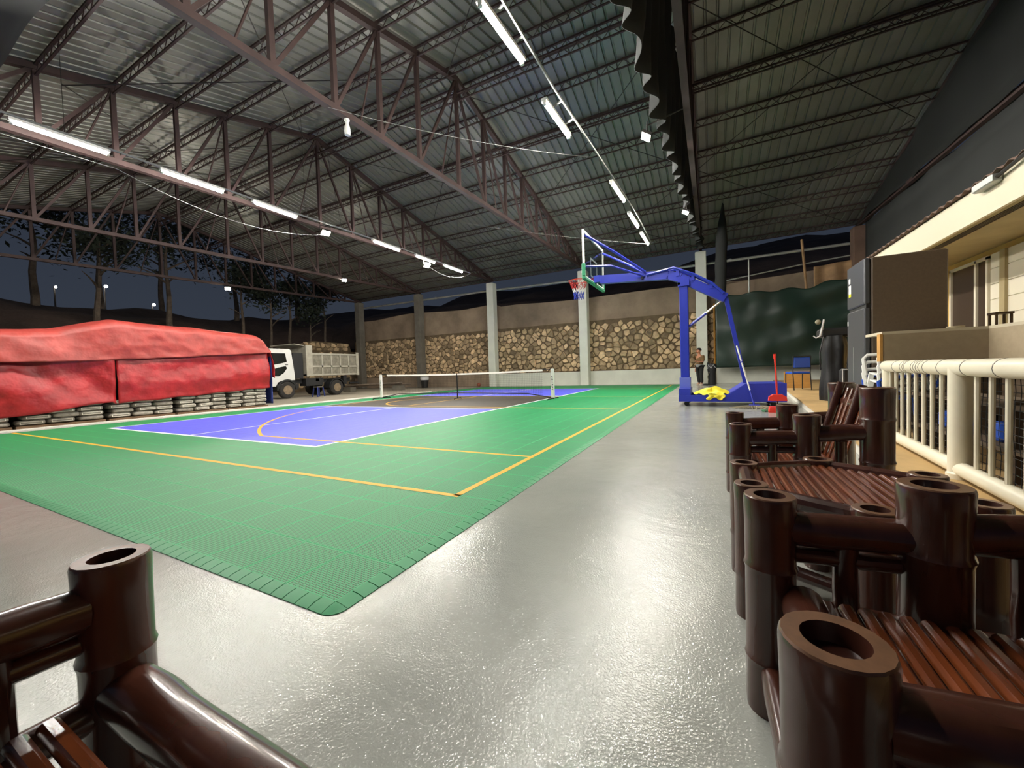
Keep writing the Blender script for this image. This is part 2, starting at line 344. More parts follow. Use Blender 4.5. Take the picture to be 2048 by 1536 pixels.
# ---------------- columns
def column(x, y, z1, mat, label, w=.46, z0=0):
    t = thing('column', label, 'column', (x, y, z0), kind='structure'); h = w/2
    MB().rbx(x-h, x+h, y-h, y+h, z0, z1, .02).build('shaft', mat, t, 20)
    MB().bx(x-h+.05, x+h-.05, y-h+.05, y+h-.05, z1-.001, z1+.02).build('bearing_plate', 'dark_steel', t, 0)
    for a in (-.1, .1): MB().lathe([(.016,z1+.018),(.016,z1+.06),(0,z1+.06)], 6, (x+a, y, 0)).build('anchor_bolt', 'dark_steel', t, 0)
    return t
TX = [-18.4, -12.85, -7.28, -1.65, 3.98, 9.66]
column(TX[0], 17.2, 6.2, 'raw_concrete', 'bare grey concrete column beside the truck tailgate')
column(TX[1], 17.2, 6.15, 'raw_concrete', 'bare grey concrete column between truck and white columns')
column(TX[2], 17.2, 6.15, 'pale_paint', 'leftmost of the white painted columns')
column(TX[3], 17.2, 6.05, 'pale_paint', 'white painted column directly behind the basketball rim')
column(TX[4], 17.2, 6.1, 'pale_paint', 'white painted column behind the blue mast and the child')
column(TX[5], 17.2, 6.15, 'brown_concrete', 'brown concrete column above the refrigerator')
column(.52, -2.62, 1.0, 'raw_concrete', 'short grey concrete post at the left edge of the picture', .28)
# pipe along the eaves
t = thing('eaves_pipe', 'long pale pipe running along the eaves behind the columns', 'pipe', (-4, 17.5, 5.6))
MB().path([(-19, 17.5, 5.85), (-7, 17.5, 5.8), (2, 17.5, 5.6), (10, 17.5, 5.62)], .06, 8).build('pipe_run', 'galv', t)
for x in TX[:5]: MB().lathe([(.075,-.06),(.075,.06)], 8, (x+1.2, 17.5, 5.83 if x < -9 else (5.78 if x < -3 else 5.63)), 'x').build('coupling', 'galv', t)

# ---------------- roof
RY, RZ, NY, NZ, SY, SZ = 5.8, 8.85, 17.75, 6.33, -5.7, 5.55
def roof_z(y): return RZ-(y-RY)*(RZ-NZ)/(NY-RY) if y > RY else RZ-(RY-y)*(RZ-SZ)/(RY-SY)
roof = thing('roof', 'long-span ribbed metal roof sheets over the court', None, (0, RY, RZ), kind='structure')
def sheet(ye, ze):
    b = MB(); pr = []
    for k in range(4):
        o = k*.25
        pr += [(o, 0), (o+.185, 0), (o+.2, .04), (o+.235, .04)]
    pr.append((1.0, 0)); n = len(pr)
    b.add([(x, 0, z) for x,z in pr]+[(x, ye-RY, ze-RZ+z) for x,z in pr], [(i, i+1, n+i+1, n+i) for i in range(n-1)])
    return b
for ye, ze in ((NY, NZ), (SY, SZ)):
    LOCS['roof'] = (0, 0, 0); o = sheet(ye, ze).build('roof_sheet', 'sheet_metal', roof, 20, fix=False); x = -18.9; o.location = (x, 0, .06)
    while x < 8.9:
        x += 1.0; c = o.copy(); COL.objects.link(c); c.location = (x, 0, .06)
    LOCS['roof'] = (0, RY, RZ)
MB().prism([(-18.9,RY-.3,RZ+.05),(-18.9,RY,RZ+.14),(-18.9,RY+.3,RZ+.07),(-18.9,RY,RZ+.12)], (28.8,0,0)).build('ridge_cap', 'sheet_metal', roof, 0)
# trusses
NODES = [-5.6,-4.3,-3.0,-1.6,-.35,.76,1.9,3.0,4.2,5.8,7.15,8.5,9.8,11.1,12.4,13.6,14.8,16.0,17.25]
def bot_z(y): return 5.62+.036*(y+.3)
def truss_proto():
    t = thing('roof_truss', 'x', 'truss', (0,0,0))
    zt = lambda y: roof_z(y)-.12
    b = MB(); b.bar((0,17.35,zt(17.35)-.02), (0,RY,zt(RY)), .12, .12); b.bar((0,RY,zt(RY)), (0,-5.6,zt(-5.6)), .12, .12); b.build('top_chord', 'red_oxide', t, 0)
    b = MB(); b.bar((0,17.4,bot_z(17.4)), (0,-5.6,bot_z(-5.6)), .12, .11); b.build('bottom_chord', 'red_oxide', t, 0)
    for i, y in enumerate(NODES[1:-1]):
        if zt(y)-bot_z(y) > .12: MB().bar((0,y,bot_z(y)), (0,y,zt(y)), .085, .085, (0,1,0)).build('vertical_web', 'red_oxide', t, 0)
    for i in range(1, len(NODES)-2):
        a, c = NODES[i], NODES[i+1]
        if a < RY: p, q = (.0,a,bot_z(a)), (0,c,zt(c))
        else: p, q = (0,a,zt(a)), (0,c,bot_z(c))
        MB().bar(p, q, .06, .06, (1,0,0)).build('diagonal_web', 'red_oxide', t, 0)
        m = (a+c)/2
        if i % 2 == 0: MB().tube((0.02,m,bot_z(m)), (0.02,(c if a < RY else a),zt(c if a < RY else a)-.02), .02, 6).build('tie_rod', 'red_oxide', t, 0)
    return t
tp = truss_proto()
tl = ['steel roof truss farthest left, over the far end of the yard', 'steel roof truss between the truck column and the white columns',
      'steel roof truss resting on the leftmost white column', 'red-brown steel roof truss in front, carrying the unlit bulb',
      'steel roof truss above the blue mast, hung with dark netting', 'steel roof truss at the dark right gable end']
for i, x in enumerate(TX):
    o = tp if i == 0 else copy_tree(tp)
    o.location = (x, 0, 0 if i != 2 else .1); o['label'] = tl[i]; o['group'] = 'roof trusses'
# open-web purlins
def purlin_proto():
    t = thing('open_web_purlin', 'x', 'purlin', (0,0,0)); x0, x1 = -18.8, 9.75
    MB().bx(x0, x1, -.022, .022, -.03, .01).build('upper_bar', 'red_oxide', t, 0); MB().bx(x0, x1, -.018, .018, -.225, -.195).build('lower_bar', 'red_oxide', t, 0)
    b = MB(); x = x0; k = 0
    while x < x1-.22:
        b.path([(x,0,-.21 if k else -.01), (x+.19,0,-.01 if k else -.21)], .009, 4, caps=False); x += .19; k = 1-k
    b.build('lacing', 'red_oxide', t, 0); return t
pp = purlin_proto(); k = 0
ys = [6.15]+[7.15,8.5,9.8,11.1,12.4,13.6,14.8,16.0,17.2]
for i, y in enumerate(ys+[5.45,4.2,3.0,1.9,.76,-.35,-1.6,-3.0,-4.3,-5.4]):
    o = pp if k == 0 else copy_tree(pp); k += 1
    o.location = (0, y, roof_z(y)+.02); j = i if i < len(ys) else i-len(ys)
    o['label'] = 'laced steel purlin, %s from the ridge on the %s roof slope' % (ORD[j], 'far' if i < len(ys) else 'near'); o['group'] = 'open web purlins'
# extra deeper tie joist under the far slope (double line seen crossing the lamps)
for y, dz, nm in ((7.9, -.55, 'double laced steel strut crossing under the far slope past the lamps'), (5.8, -.5, 'laced steel ridge strut tying the truss peaks together')):
    o = copy_tree(pp); o.location = (0, y, roof_z(y)+dz); o['label'] = nm; o['group'] = 'open web purlins'
bays = ['the far left bay', 'the bay above the truck', 'the bay left of the hoop', 'the bay above the hoop', 'the dark bay above the refrigerator']
for b in range(1, 5):
    for (ya, yb, nm) in ((6.2, 11.6, 'near the ridge'), (11.6, 17.0, 'near the eaves'), (5.4, 0.0, 'on the near slope')):
        t = thing('cross_brace', 'crossed thin bracing rods %s in %s' % (nm, bays[b]), 'brace', (TX[b], ya, roof_z(ya)-.1), 'roof bracing')
        x0, x1 = TX[b], TX[b+1]-(.3 if b == 4 else 0)
        MB().tube((x0,ya,roof_z(ya)-.22), (x1,yb,roof_z(yb)-.22), .011, 5).build('rod', 'dark_steel', t, 0)
        MB().tube((x1,ya,roof_z(ya)-.25), (x0,yb,roof_z(yb)-.25), .011, 5).build('rod', 'dark_steel', t, 0)
# dark nets hung in the trusses
def tri_net(x, y0, y1, amp, f_lo, f_hi, name, mat, label, n=60):
    def fn(u, v):
        y = y0+(y1-y0)*u; a, b = f_lo(y), f_hi(y); z = a+(b-a)*v
        return (x+amp*(nz(y*.8, z*.3, x)+.6*math.sin(y*3.1)), y, z)
    o = MB().grid(fn, n, 8).build(name, mat); solid(o, .006); return tag(o, label, 'netting')
tri_net(9.55, -3, 17.2, .06, bot_z, lambda y: max(roof_z(y)-.25, bot_z(y)+.02), 'gable_net', 'shade_net', 'black netting filling the right gable under the roof')
tri_net(9.75, -3, 16.9, .05, lambda y: 2.2, lambda y: bot_z(y)+.03+.1*math.sin(y*1.1), 'side_net', 'shade_net_grey', 'charcoal netting hanging behind the house roof')
def fold(u, v):
    y = -3+19*u; z = bot_z(y)-.18-.1*math.sin(y*2.3)**2+v*(roof_z(y)-.25-bot_z(y)); return (3.38+.045*max(0,y-2.4)+.12*v+(.10*math.sin(y*9+2*nz(y,1))+.08*nz(y*2.2, v*2))*(1-.4*v), y, z)  # near end runs on unseen, added to keep light off the right-hand roof
solid(tag(MB().grid(fold, 340, 10).build('bunched_net', 'shade_net_grey'), 'bunched dark netting slung along the truss above the mast', 'netting'), .008)
# bundle hanging from the far slope
pts = []; rs = []
for i in range(15):
    z = 7.2-i*.262; pts.append((4.83+.04*nz(z*.9, 1)-.01*i, 14.4, z)); rs.append(.02+.20*min(1, i/5)*(1-.15*abs(math.sin(i))))
b = MB(); b.path(pts, rs, 12); tag(b.build('hanging_net_bundle', 'shade_net', None, 60), 'dark net bundle hanging down above the green tarpaulin', 'netting')
def tl_cloth(u, v):
    x = -9.5+6.1*u; y = -.88-2.6*v; return (x, y, 6.55-.55*v+.10*nz(x*.7, y*.7)+.05*math.sin(x*2.1)-.25*max(0, (x+5)/2)**2*0)
solid(tag(MB().grid(tl_cloth, 40, 16).build('shade_cloth', 'shade_net_grey'), 'dark shade cloth slung under the roof at the top left', 'netting'), .01)
# ================================================================== LIGHTS
def tube_light(a, b, label):
    a = Vector(a); b = Vector(b); d = (b-a).normalized(); t = thing('led_tube_light', label, 'light', tuple((a+b)/2), 'LED tube lights')
    up = Vector((0,0,1)); MB().bar(a+up*.05-d*.03, b+up*.05+d*.03, .10, .05).build('housing', 'white_enamel', t, 0)
    MB().tube(a, b, .026, 10).build('glowing_tube', 'tube_glow', t)
    for p in (a, b): MB().bar(p-d*.02, p+d*.02, .05, .07).build('end_cap', 'white_enamel', t, 0)
    return t
LZ = 5.3
CL = [(-6.1,-3.5,LZ+.1),(-5.95,0,LZ+.1),(-5.84,3,LZ+.1),(-5.5,7.5,LZ+.1),(-5.37,12,LZ+.1)]
CR = [(2.05,-2.5,LZ+.12),(2.1,1,LZ+.12),(2.12,3,LZ+.12),(2.3,6.5,LZ+.12),(2.42,9,LZ+.12),(2.44,12.2,LZ+.12)]
def bracket(t, a, b, C_):
    for u in (.25, .75):
        p = Vector(a)*(1-u)+Vector(b)*u
        for q, r in zip(C_, C_[1:]):
            if q[1] <= p.y <= r[1]:
                w_ = (p.y-q[1])/(r[1]-q[1]); c = Vector(q)*(1-w_)+Vector(r)*w_; d_ = (c-p); d_.z = 0; MB().bar(p+Vector((0,0,.06))-d_*.1, c+d_*.1+Vector((0,0,.025)), .03, .02).build('bracket', 'conduit_grey', t, 0)
TL = [((-6.1,-2.95,LZ),(-6.06,-1.8,LZ)), ((-6.03,-.95,LZ),(-5.96,.20,LZ)), ((-5.9,1.0,LZ),(-5.85,2.12,LZ)), ((-5.82,2.8,LZ),(-5.82,3.92,LZ)), ((-5.53,6.4,LZ),(-5.53,7.6,LZ)), ((-5.46,8.4,LZ),(-5.46,9.5,LZ)), ((-5.38,10.05,LZ),(-5.36,11.3,LZ))]  # first tube is an unseen addition, lighting the near floor and furniture
TR = [((1.90,-1.05,LZ),(1.90,.08,LZ)), ((1.90,1.10,LZ),(1.96,2.15,LZ)), ((1.92,3.1,LZ),(1.96,4.2,LZ)), ((2.26,6.5,LZ),(2.32,7.7,LZ)), ((2.28,8.65,LZ),(2.32,9.9,LZ)), ((2.32,10.6,LZ),(2.36,11.9,LZ))]  # first tube is added above the view to brighten the foreground
for i, (a, b) in enumerate(TL): o_ = tube_light(a, b, 'lit LED tube, %s in the left-hand row%s' % ((ORD[i-1]+' visible from the left',' of lights') if i else ('added unseen outside the left edge',''))); bracket(o_, a, b, CL)
for i, (a, b) in enumerate(TR): o_ = tube_light(a, b, 'lit LED tube, %s in the right-hand row%s' % ((ORD[i-1]+' visible from the top',' of lights') if i else ('added unseen above the picture',''))); bracket(o_, a, b, CR)
# carrier conduits
def conduit(pts, label, hx_):
    t = thing('conduit', label, 'pipe', pts[0]); MB().path(pts, .022, 6).build('pipe_run', 'conduit_grey', t)
    for i, (p, top) in enumerate(hx_): MB().tube(p, (p[0], p[1], top), .005, 4).build('hanger_wire', 'dark_steel', t, 0)
    return t
conduit(CL, 'thin conduit carrying the left-hand row of lights', [((-5.98,y,LZ+.1), roof_z(y)) for y in (-.35,)] + [((-5.8,4.2,LZ+.1), roof_z(4.2)), ((-5.47,8.5,LZ+.1), roof_z(8.5)), ((-5.38,11.1,LZ+.1), roof_z(11.1))])
conduit(CR, 'pale conduit carrying the right-hand row of lights', [((2.1,2.6,LZ+.12), roof_z(2.6)), ((2.2,5.6,LZ+.12), roof_z(5.6)), ((2.4,9.8,LZ+.12), roof_z(9.8))])
def flood(p, label, aim, watts, pole=None):
    t = thing('flood_light', label, 'light', p, 'flood lights'); p = Vector(p); d = (Vector(aim)-p).normalized()
    s = d.cross(Vector((0,0,1))).normalized(); u = s.cross(d)
    MB().bar(p-d*.07, p-d*.012, .26, .2, u).build('lamp_body', 'dark_steel', t, 0); MB().bar(p-d*.012, p, .22, .16, u).build('glowing_lens', 'flood_glow', t, 0)
    MB().path([p-d*.05+s*.15, p-d*.05+s*.15+Vector((0,0,.18)), p-d*.05-s*.15+Vector((0,0,.18)), p-d*.05-s*.15], .012, 5).build('yoke', 'dark_steel', t, 0)
    if pole: MB().tube(p-d*.05+Vector((0,0,.18)), pole, .015, 5).build('stem', 'dark_steel', t, 0)
    if watts:
        ld = bpy.data.lights.new('flood_spot', 'SPOT'); ld.energy = watts; ld.color = (1, .93, .8); ld.spot_size = math.radians(140); ld.spot_blend = .6; ld.shadow_soft_size = .1
        lo = bpy.data.objects.new('flood_spot', ld); COL.objects.link(lo); lo.parent = t; lo.location = d*.03; lo.rotation_euler = d.to_track_quat('-Z', 'Y').to_euler()
    return t
flood((3.22,5.25,5.45), 'lit flood lamp on the netted truss, nearer the viewer', (0,4.6,0), FLOOD_W, (3.95,5.25,5.8))
flood((3.70,10.0,5.5), 'lit flood lamp on the netted truss, nearer the far wall', (1,9.5,0), FLOOD_W, (3.95,10.0,5.95))
flood((-5.95,4.95,5.2), 'lit flood lamp hanging in the gap of the left-hand tube row', (-3,4,0), FLOOD_W*.7, (-5.75,4.95,5.42))
flood((-5.5,9.1,5.1), 'lit flood lamp hanging just below the fifth tube of the left-hand row', (-2,8,0), FLOOD_W*.5, (-5.46,9.0,5.42))
flood((-18.3,8.5,5.72), 'lit flood lamp far left, above the truck cab', (-11,5,0), FLOOD_W*.5, (-18.4,8.5,5.95))
flood((-12.8,11.3,5.95), 'lit flood lamp above the truck bed', (-9,9,0), FLOOD_W*.5, (-12.85,11.3,6.05))
# far street lights on the hill
for i, (p, lb) in enumerate((((-45,12.0,9.9), 'brighter of the distant lights between the trees'), ((-45,11.5,8.9), 'distant light just below the bright one between the trees'), ((-45,8.9,9.3), 'faint distant light farthest left among the trees'), ((-45,15.4,8.7), 'small orange distant light behind the red tarpaulin'))):
    t = thing('street_lamp', lb, 'light', (p[0], p[1], 6), 'distant street lamps'); MB().tube((p[0]-.4,p[1],6), (p[0]-.4,p[1],p[2]+.1), .06, 6).build('pole', 'dark_steel', t); MB().path([(p[0]-.4,p[1],p[2]+.1),(p[0],p[1],p[2]+.12)], .04, 5).build('arm', 'dark_steel', t)
    MB().sphere(p, .13 if i != 2 else .09, 5).build('lamp_head', 'far_glow', t)
# unlit bulb on the front truss
t = thing('hanging_bulb', 'unlit white bulb under the front truss', 'light bulb', (-1.65,2.15,5.64))
MB().lathe([(.045,0),(.05,-.03),(.03,-.06),(.03,-.11)], 12, (-1.65,2.15,5.66)).build('socket', 'white_enamel', t); MB().lathe([(.03,-.1),(.05,-.15),(.06,-.24),(.05,-.3),(0,-.31)], 12, (-1.65,2.15,5.66)).build('glass_bulb', 'bulb_off', t)
# slack wires
def wire(name, pts, label, r=.005, mat='cable_white'):
    P = []; n = 14
    for a, b, sag in pts:
        for i in range(n+1):
            u = i/n; P.append((a[0]+(b[0]-a[0])*u, a[1]+(b[1]-a[1])*u, a[2]+(b[2]-a[2])*u-sag*4*u*(1-u)))
    Q = [P[0]]+[q for p, q in zip(P, P[1:]) if (Vector(p)-Vector(q)).length > 1e-4]
    return tag(MB().path(Q, r, 5).build(name, mat), label, 'wire')
wire('slack_cable', [((-6.15,-3.0,5.1),(-5.75,.25,4.98),.03),((-5.75,.25,4.98),(-5.98,4.9,5.15),.36)], 'slack pale cable looping below the left-hand row of lights')
wire('guy_wire', [((-1.7,1.7,5.65),(2.1,5.3,5.4),.12)], 'thin pale wire crossing from the front truss to the right-hand lights', .0035)
wire('span_wire', [((-3.0,8.0,5.9),(2.45,11.95,5.32),.08)], 'thin wire stretched behind the backboard to the right-hand lights', .0035)
wire('far_cable', [((-5.5,9.1,5.12),(-5.37,12,5.38),.3)], 'drooping cable end past the flood lamp of the left-hand row', .006)

# ================================================================== COURT MAT
T = .305; NX0, NX1, NY0, NY1 = -24, 10, -7, 54
court = thing('court_mat', 'interlocking plastic sports court in green, blue and black', 'court mat', (-2, 7, 0))
def zone(i, j):
    if -20 <= i < 0 and 0 <= j < 44: return 'tile_black' if 15 <= j < 29 else 'tile_blue'
    return 'tile_green'
H = .014
def tile_shape(b, x, y):
    g = .0006; c = .003; x0, x1, y0, y1 = x+g, x+T-g, y+g, y+T-g
    b.add([(x0,y0,0),(x1,y0,0),(x1,y1,0),(x0,y1,0),(x0,y0,H-.0015),(x1,y0,H-.0015),(x1,y1,H-.0015),(x0,y1,H-.0015),(x0+c,y0+c,H),(x1-c,y0+c,H),(x1-c,y1-c,H),(x0+c,y1-c,H)],
          [(0,1,5,4),(1,2,6,5),(2,3,7,6),(3,0,4,7),(4,5,9,8),(5,6,10,9),(6,7,11,10),(7,4,8,11),(8,9,10,11)])
allt = [(i, j) for i in range(NX0, NX1) for j in range(NY0, NY1)]
def tpx(ij):
    dx, dy = (ij[0]+.5)*T-4.31, (ij[1]+.5)*T+3.09; dep = -math.sin(YAW)*dx+math.cos(YAW)*dy; lat = math.cos(YAW)*dx+math.sin(YAW)*dy
    if dep < .3 or abs(lat/dep) > 1.34: return 0
    return 1/dep**3
allt.sort(key=tpx, reverse=True)
protos = {}; stuff = {'tile_green': MB(), 'tile_blue': MB(), 'tile_black': MB()}
for n, (i, j) in enumerate(allt):
    z = zone(i, j)
    if n < 300:
        if z not in protos:
            b = MB(); tile_shape(b, -2, 7); o = b.build('tile', z, court, 0, fix=False); protos[z] = o
        else: o = protos[z].copy(); COL.objects.link(o)
        o.location = (i*T+2, j*T-7, 0)
    else: tile_shape(stuff[z], i*T, j*T)
for z, b in stuff.items():
    if b.v: tag(b.build('far_tiles', z, court, 0, fix=False), kind='stuff')
# bevelled edge ramps
RW = .062; RL = T/4
def ramp(b, L=RL): 
    g = .0022
    b.add([(0,g,0),(RW,g,0),(RW,g,.003),(RW*.55,g,H*.8),(0,g,H+.001),(0,L-g,0),(RW,L-g,0),(RW,L-g,.003),(RW*.55,L-g,H*.8),(0,L-g,H+.001)],
          [(0,1,2,3,4),(9,8,7,6,5),(0,5,6,1),(1,6,7,2),(2,7,8,3),(3,8,9,4),(4,9,5,0)])
LOCS_c = LOCS['court_mat']; LOCS['court_mat'] = (0,0,0); b = MB(); ramp(b); rp0 = b.build('edge_ramp', 'ramp_green', court, 25, fix=False); LOCS['court_mat'] = LOCS_c
ramps = []
x1, x0, y0, y1 = NX1*T, NX0*T, NY0*T, NY1*T
for k in range(int((NY1-NY0)*4)): ramps.append((x1, y0+k*RL, 0)); ramps.append((x0, y0+(k+1)*RL, math.pi))
for k in range(int((NX1-NX0)*4)): ramps.append((x0+(k)*RL, y0, -math.pi/2)); 
ramps.sort(key=lambda r: (r[0]-4.3)**2+(r[1]+3)**2)
rs_ = MB()
for n, (x, y, a) in enumerate(ramps):
    if n < 290:
        o = rp0 if n == 0 else rp0.copy()
        if n: COL.objects.link(o)
        o.location = (x-LOCS_c[0], y-LOCS_c[1], 0); o.rotation_euler = (0,0,a)
    else:
        b = MB(); ramp(b); ca, sa = math.cos(a), math.sin(a); rs_.add([(x+p[0]*ca-p[1]*sa, y+p[0]*sa+p[1]*ca, p[2]) for p in b.v], b.f)
tag(rs_.build('far_edge_ramps', 'ramp_green', court, 25, fix=False), kind='stuff')
# corner ramps
for (cx, cy, a0) in ((x1, y0, -90), (x0, y0, 180)):
    P = [(cx,cy,0),(cx,cy,H+.001)]; n = 8
    for k in range(n+1):
        t = math.radians(a0+90*k/n); P += [(cx+RW*math.cos(t),cy+RW*math.sin(t),0),(cx+RW*math.cos(t),cy+RW*math.sin(t),.003),(cx+RW*.55*math.cos(t),cy+RW*.55*math.sin(t),H*.8)]
    F = []
    for k in range(n):
        q = 2+k*3; F += [(q,q+3,q+4,q+1),(q+1,q+4,q+5,q+2),(q+2,q+5,1)]
    MB().add(P, F).build('corner_ramp', 'ramp_green', court, 25)
# painted lines, 1 mm proud of the tiles
def strip(b, pts, w, z=H+.0012):
    pts = [Vector((p[0],p[1],0)) for p in pts]; L = []; m = len(pts)
    for i, p in enumerate(pts):
        d = (pts[min(i+1,m-1)]-pts[max(i-1,0)]).normalized(); s = Vector((-d.y,d.x,0))*(w/2); L += [(p.x+s.x,p.y+s.y,z),(p.x-s.x,p.y-s.y,z)]
    b.add(L, [(2*i,2*i+1,2*i+3,2*i+2) for i in range(m-1)])
def line(pts, w, mat, z=H+.0012): b = MB(); strip(b, pts, w, z); o = b.build('court_line', mat, court, 0, fix=False); return o
W_, L_ = -6.1, 13.42; lw = .055
line([(W_-lw/2,0),(lw/2,0)], lw, 'line_white'); line([(W_-lw/2,L_),(lw/2,L_)], lw, 'line_white'); line([(0,0),(0,L_)], lw, 'line_white'); line([(W_,0),(W_,L_)], lw, 'line_white')
for y in (4.575, 8.845): line([(W_,y),(0,y)], .05, 'line_white')
for a, c in ((0,4.575),(8.845,L_)): line([(-3.05,a),(-3.05,c)], .045, 'line_white')
yw = .05; YB = -.93; XB = 2.745
line([(-7.32,YB),(XB+yw/2,YB)], yw, 'line_yellow', H+.0016); line([(XB,YB),(XB,16.2)], yw, 'line_yellow', H+.0016)
cx, cy, rr = 1.17, 6.75, 7.02; off = 6.41; a0 = math.asin(off/rr)
arc = [(XB,cy-off)]+[(cx-rr*math.cos(t), cy+rr*math.sin(t)) for t in [-a0+2*a0*k/60 for k in range(61)]]+[(XB,cy+off)]
line(arc, yw, 'line_yellow', H+.002)
line([(-3.05-1.8*math.sin(t), 6.75+1.8*math.cos(t)) for t in [math.pi*k/30 for k in range(31)]], yw, 'line_yellow', H+.002)
for y in (4.95, 8.55): line([(-3.05,y),(XB,y)], yw, 'line_yellow', H+.0018)
line([(-3.05,4.95),(-3.05,8.55)], yw, 'line_yellow', H+.0018)

# ================================================================== PICKLEBALL NET
NYP = 7.35; XL, XR = -6.42, .27
net = thing('pickleball_net', 'portable court net with white tape and white posts', 'net', (-3.05, NYP, H))
def ntop(x): u = (x-XL)/(XR-XL)*2-1; return .855+.045*abs(u)-.012*math.sin(math.pi*abs(u))
for x in (XL, XR):
    MB().rbx(x-.05, x+.05, NYP-.03, NYP+.03, .06, .9, .012).build('post', 'net_post_white', net, 25)
    b = MB()
    for k in range(9): b.bx(x-.022+.006*(k%2), x+.022-.004*(k%3), NYP-.0315, NYP-.03, .30+k*.045, .325+k*.045)
    b.build('post_lettering', 'black_plastic', net, 0)
    MB().path([(x,NYP-.42,H+.02),(x,NYP-.38,.05),(x,NYP+.38,.05),(x,NYP+.42,H+.02)], .018, 6).build('foot_bar', 'black_plastic', net)
    MB().bx(x-.03, x+.03, NYP-.03, NYP+.03, .03, .07).build('post_shoe', 'black_plastic', net, 0)
    MB().tube((x,NYP,ntop(x)-.005), (x+(.3 if x < -3 else -.3),NYP,ntop(x)-.01), .012, 5).build('tension_strap', 'black_plastic', net)
MB().path([(XL,NYP,.06),(XL+.8,NYP,.19),(-3.05,NYP,.22),(XR-.8,NYP,.19),(XR,NYP,.06)], .016, 6).build('base_rail', 'black_plastic', net)
MB().tube((-3.05,NYP,.05), (-3.05,NYP,.86), .02, 8).build('center_support', 'black_plastic', net); MB().path([(-3.05,NYP-.2,H+.01),(-3.05,NYP-.17,.05),(-3.05,NYP+.17,.05),(-3.05,NYP+.2,H+.01)], .015, 6).build('center_foot', 'black_plastic', net)
b = MB(); n = 30
for k in range(n):
    xa, xb = XL+.3+(XR-XL-.6)*k/n, XL+.3+(XR-XL-.6)*(k+1)/n; za, zb = ntop(xa), ntop(xb)
    b.add([(xa,NYP-.014,za-.055),(xb,NYP-.014,zb-.055),(xb,NYP-.006,zb),(xa,NYP-.006,za),(xa,NYP+.014,za-.055),(xb,NYP+.014,zb-.055),(xb,NYP+.006,zb),(xa,NYP+.006,za)], [(0,1,2,3),(5,4,7,6),(3,2,6,7),(0,4,5,1)])
b.build('top_tape', 'tape_white', net)
b = MB(); x = XL+.3
while x < XR-.3:
    b.tube((x,NYP,.10), (x,NYP,ntop(x)-.03), .0016, 3); x += .055
for k in range(14): 
    q = .10+k*.054; b.path([(XL+.3,NYP,q),(-3.05,NYP,q),(XR-.3,NYP,q)], .0016, 3)
tag(b.build('mesh', 'net_black', net, 0, fix=False), kind='stuff')

# ================================================================== BASKETBALL STAND
HY = 6.35
hs = thing('basketball_stand', 'blue portable basketball stand with glass backboard', 'basketball hoop', (4.6, HY, 0))
prof = [(3.70,.10),(5.60,.10),(5.60,.46),(4.92,.46),(4.62,.235),(3.70,.235)]
base = MB().prism([(x,5.85,z) for x,z in prof], (0,.05,0)); base.prism([(x,6.80,z) for x,z in prof], (0,.05,0))
base.bx(3.70,3.75,5.9,6.8,.10,.235); base.bx(5.55,5.60,5.9,6.8,.10,.46); base.bx(3.75,5.55,5.9,6.8,.10,.13); base.prism([(4.62,5.9,.20),(4.92,5.9,.43),(5.55,5.9,.43),(5.55,5.9,.46),(4.92,5.9,.46),(4.60,5.9,.235)], (0,.9,0))
base = base.build('base', 'hoop_blue', hs, 0)
MB().bx(3.705, 3.93, 5.87, 6.83, .235, .37).build('front_ballast', 'hoop_blue', hs, 0)
MB().bx(3.705, 3.92, HY-.18, HY+.18, .37, .6).build('mast_socket', 'hoop_blue_light', hs, 0)
MB().bx(3.95, 4.6, 5.95, 6.75, .13, .15).build('ballast_tray', 'galv', hs, 0)
for x in (3.85, 5.4):
    for y in (5.98, 6.72):
        c = MB().lathe([(.02,-.03),(.05,-.025),(.05,.025),(.02,.03)], 12, (x,y,.05), 'y').build('caster', 'black_plastic', hs); MB().bx(x-.03,x+.03,y-.04,y+.04,.085,.1).build('fork', 'galv', c, 0)
MB().rbx(3.725, 3.90, HY-.1, HY+.1, .6, 2.66, .012).build('mast', 'hoop_blue', hs, 25)
arm = MB(); ap = [(1.98,HY,3.0),(3.5,HY,2.90),(3.75,HY,2.80),(4.62,HY,2.26)]
for a, c in zip(ap, ap[1:]): arm.bar(a, c, .15, .19)
arm = arm.build('main_arm', 'hoop_blue', hs, 0)
for s in (-.09, .09):
    MB().path([(3.05,HY+s,2.95),(3.62,HY+s,3.03),(4.02,HY+s,2.83),(4.36,HY+s,2.60),(4.58,HY+s,2.36)], .028, 6).build('upper_tie', 'hoop_blue', hs)
for x, z in ((3.7,2.96),(4.0,2.82),(4.35,2.6)): MB().bx(x-.03, x+.03, HY-.09, HY+.09, z-.12, z+.02).build('tie_bracket', 'hoop_blue', arm, 0)
for x in (2.95, 3.72): MB().lathe([(.03,-.12),(.03,.12)], 8, (x,HY,2.9 if x < 3 else 2.66), 'y').build('pivot_bolt', 'dark_steel', arm)
MB().bx(3.70,3.93,HY-.12,HY+.12,2.6,2.75).build('mast_head', 'hoop_blue', hs, 0)
MB().bar((4.62,HY,2.28), (4.96,HY,.44), .09, .08, (1,0,0)).build('rear_strut', 'hoop_blue', hs, 0)
b = MB().tube((3.90,HY,1.72), (4.25,HY,1.98), .03, 8).build('piston', 'hoop_blue', hs); MB().tube((4.22,HY,1.96), (4.52,HY,2.2), .018, 8).build('piston_rod', 'chrome', b)
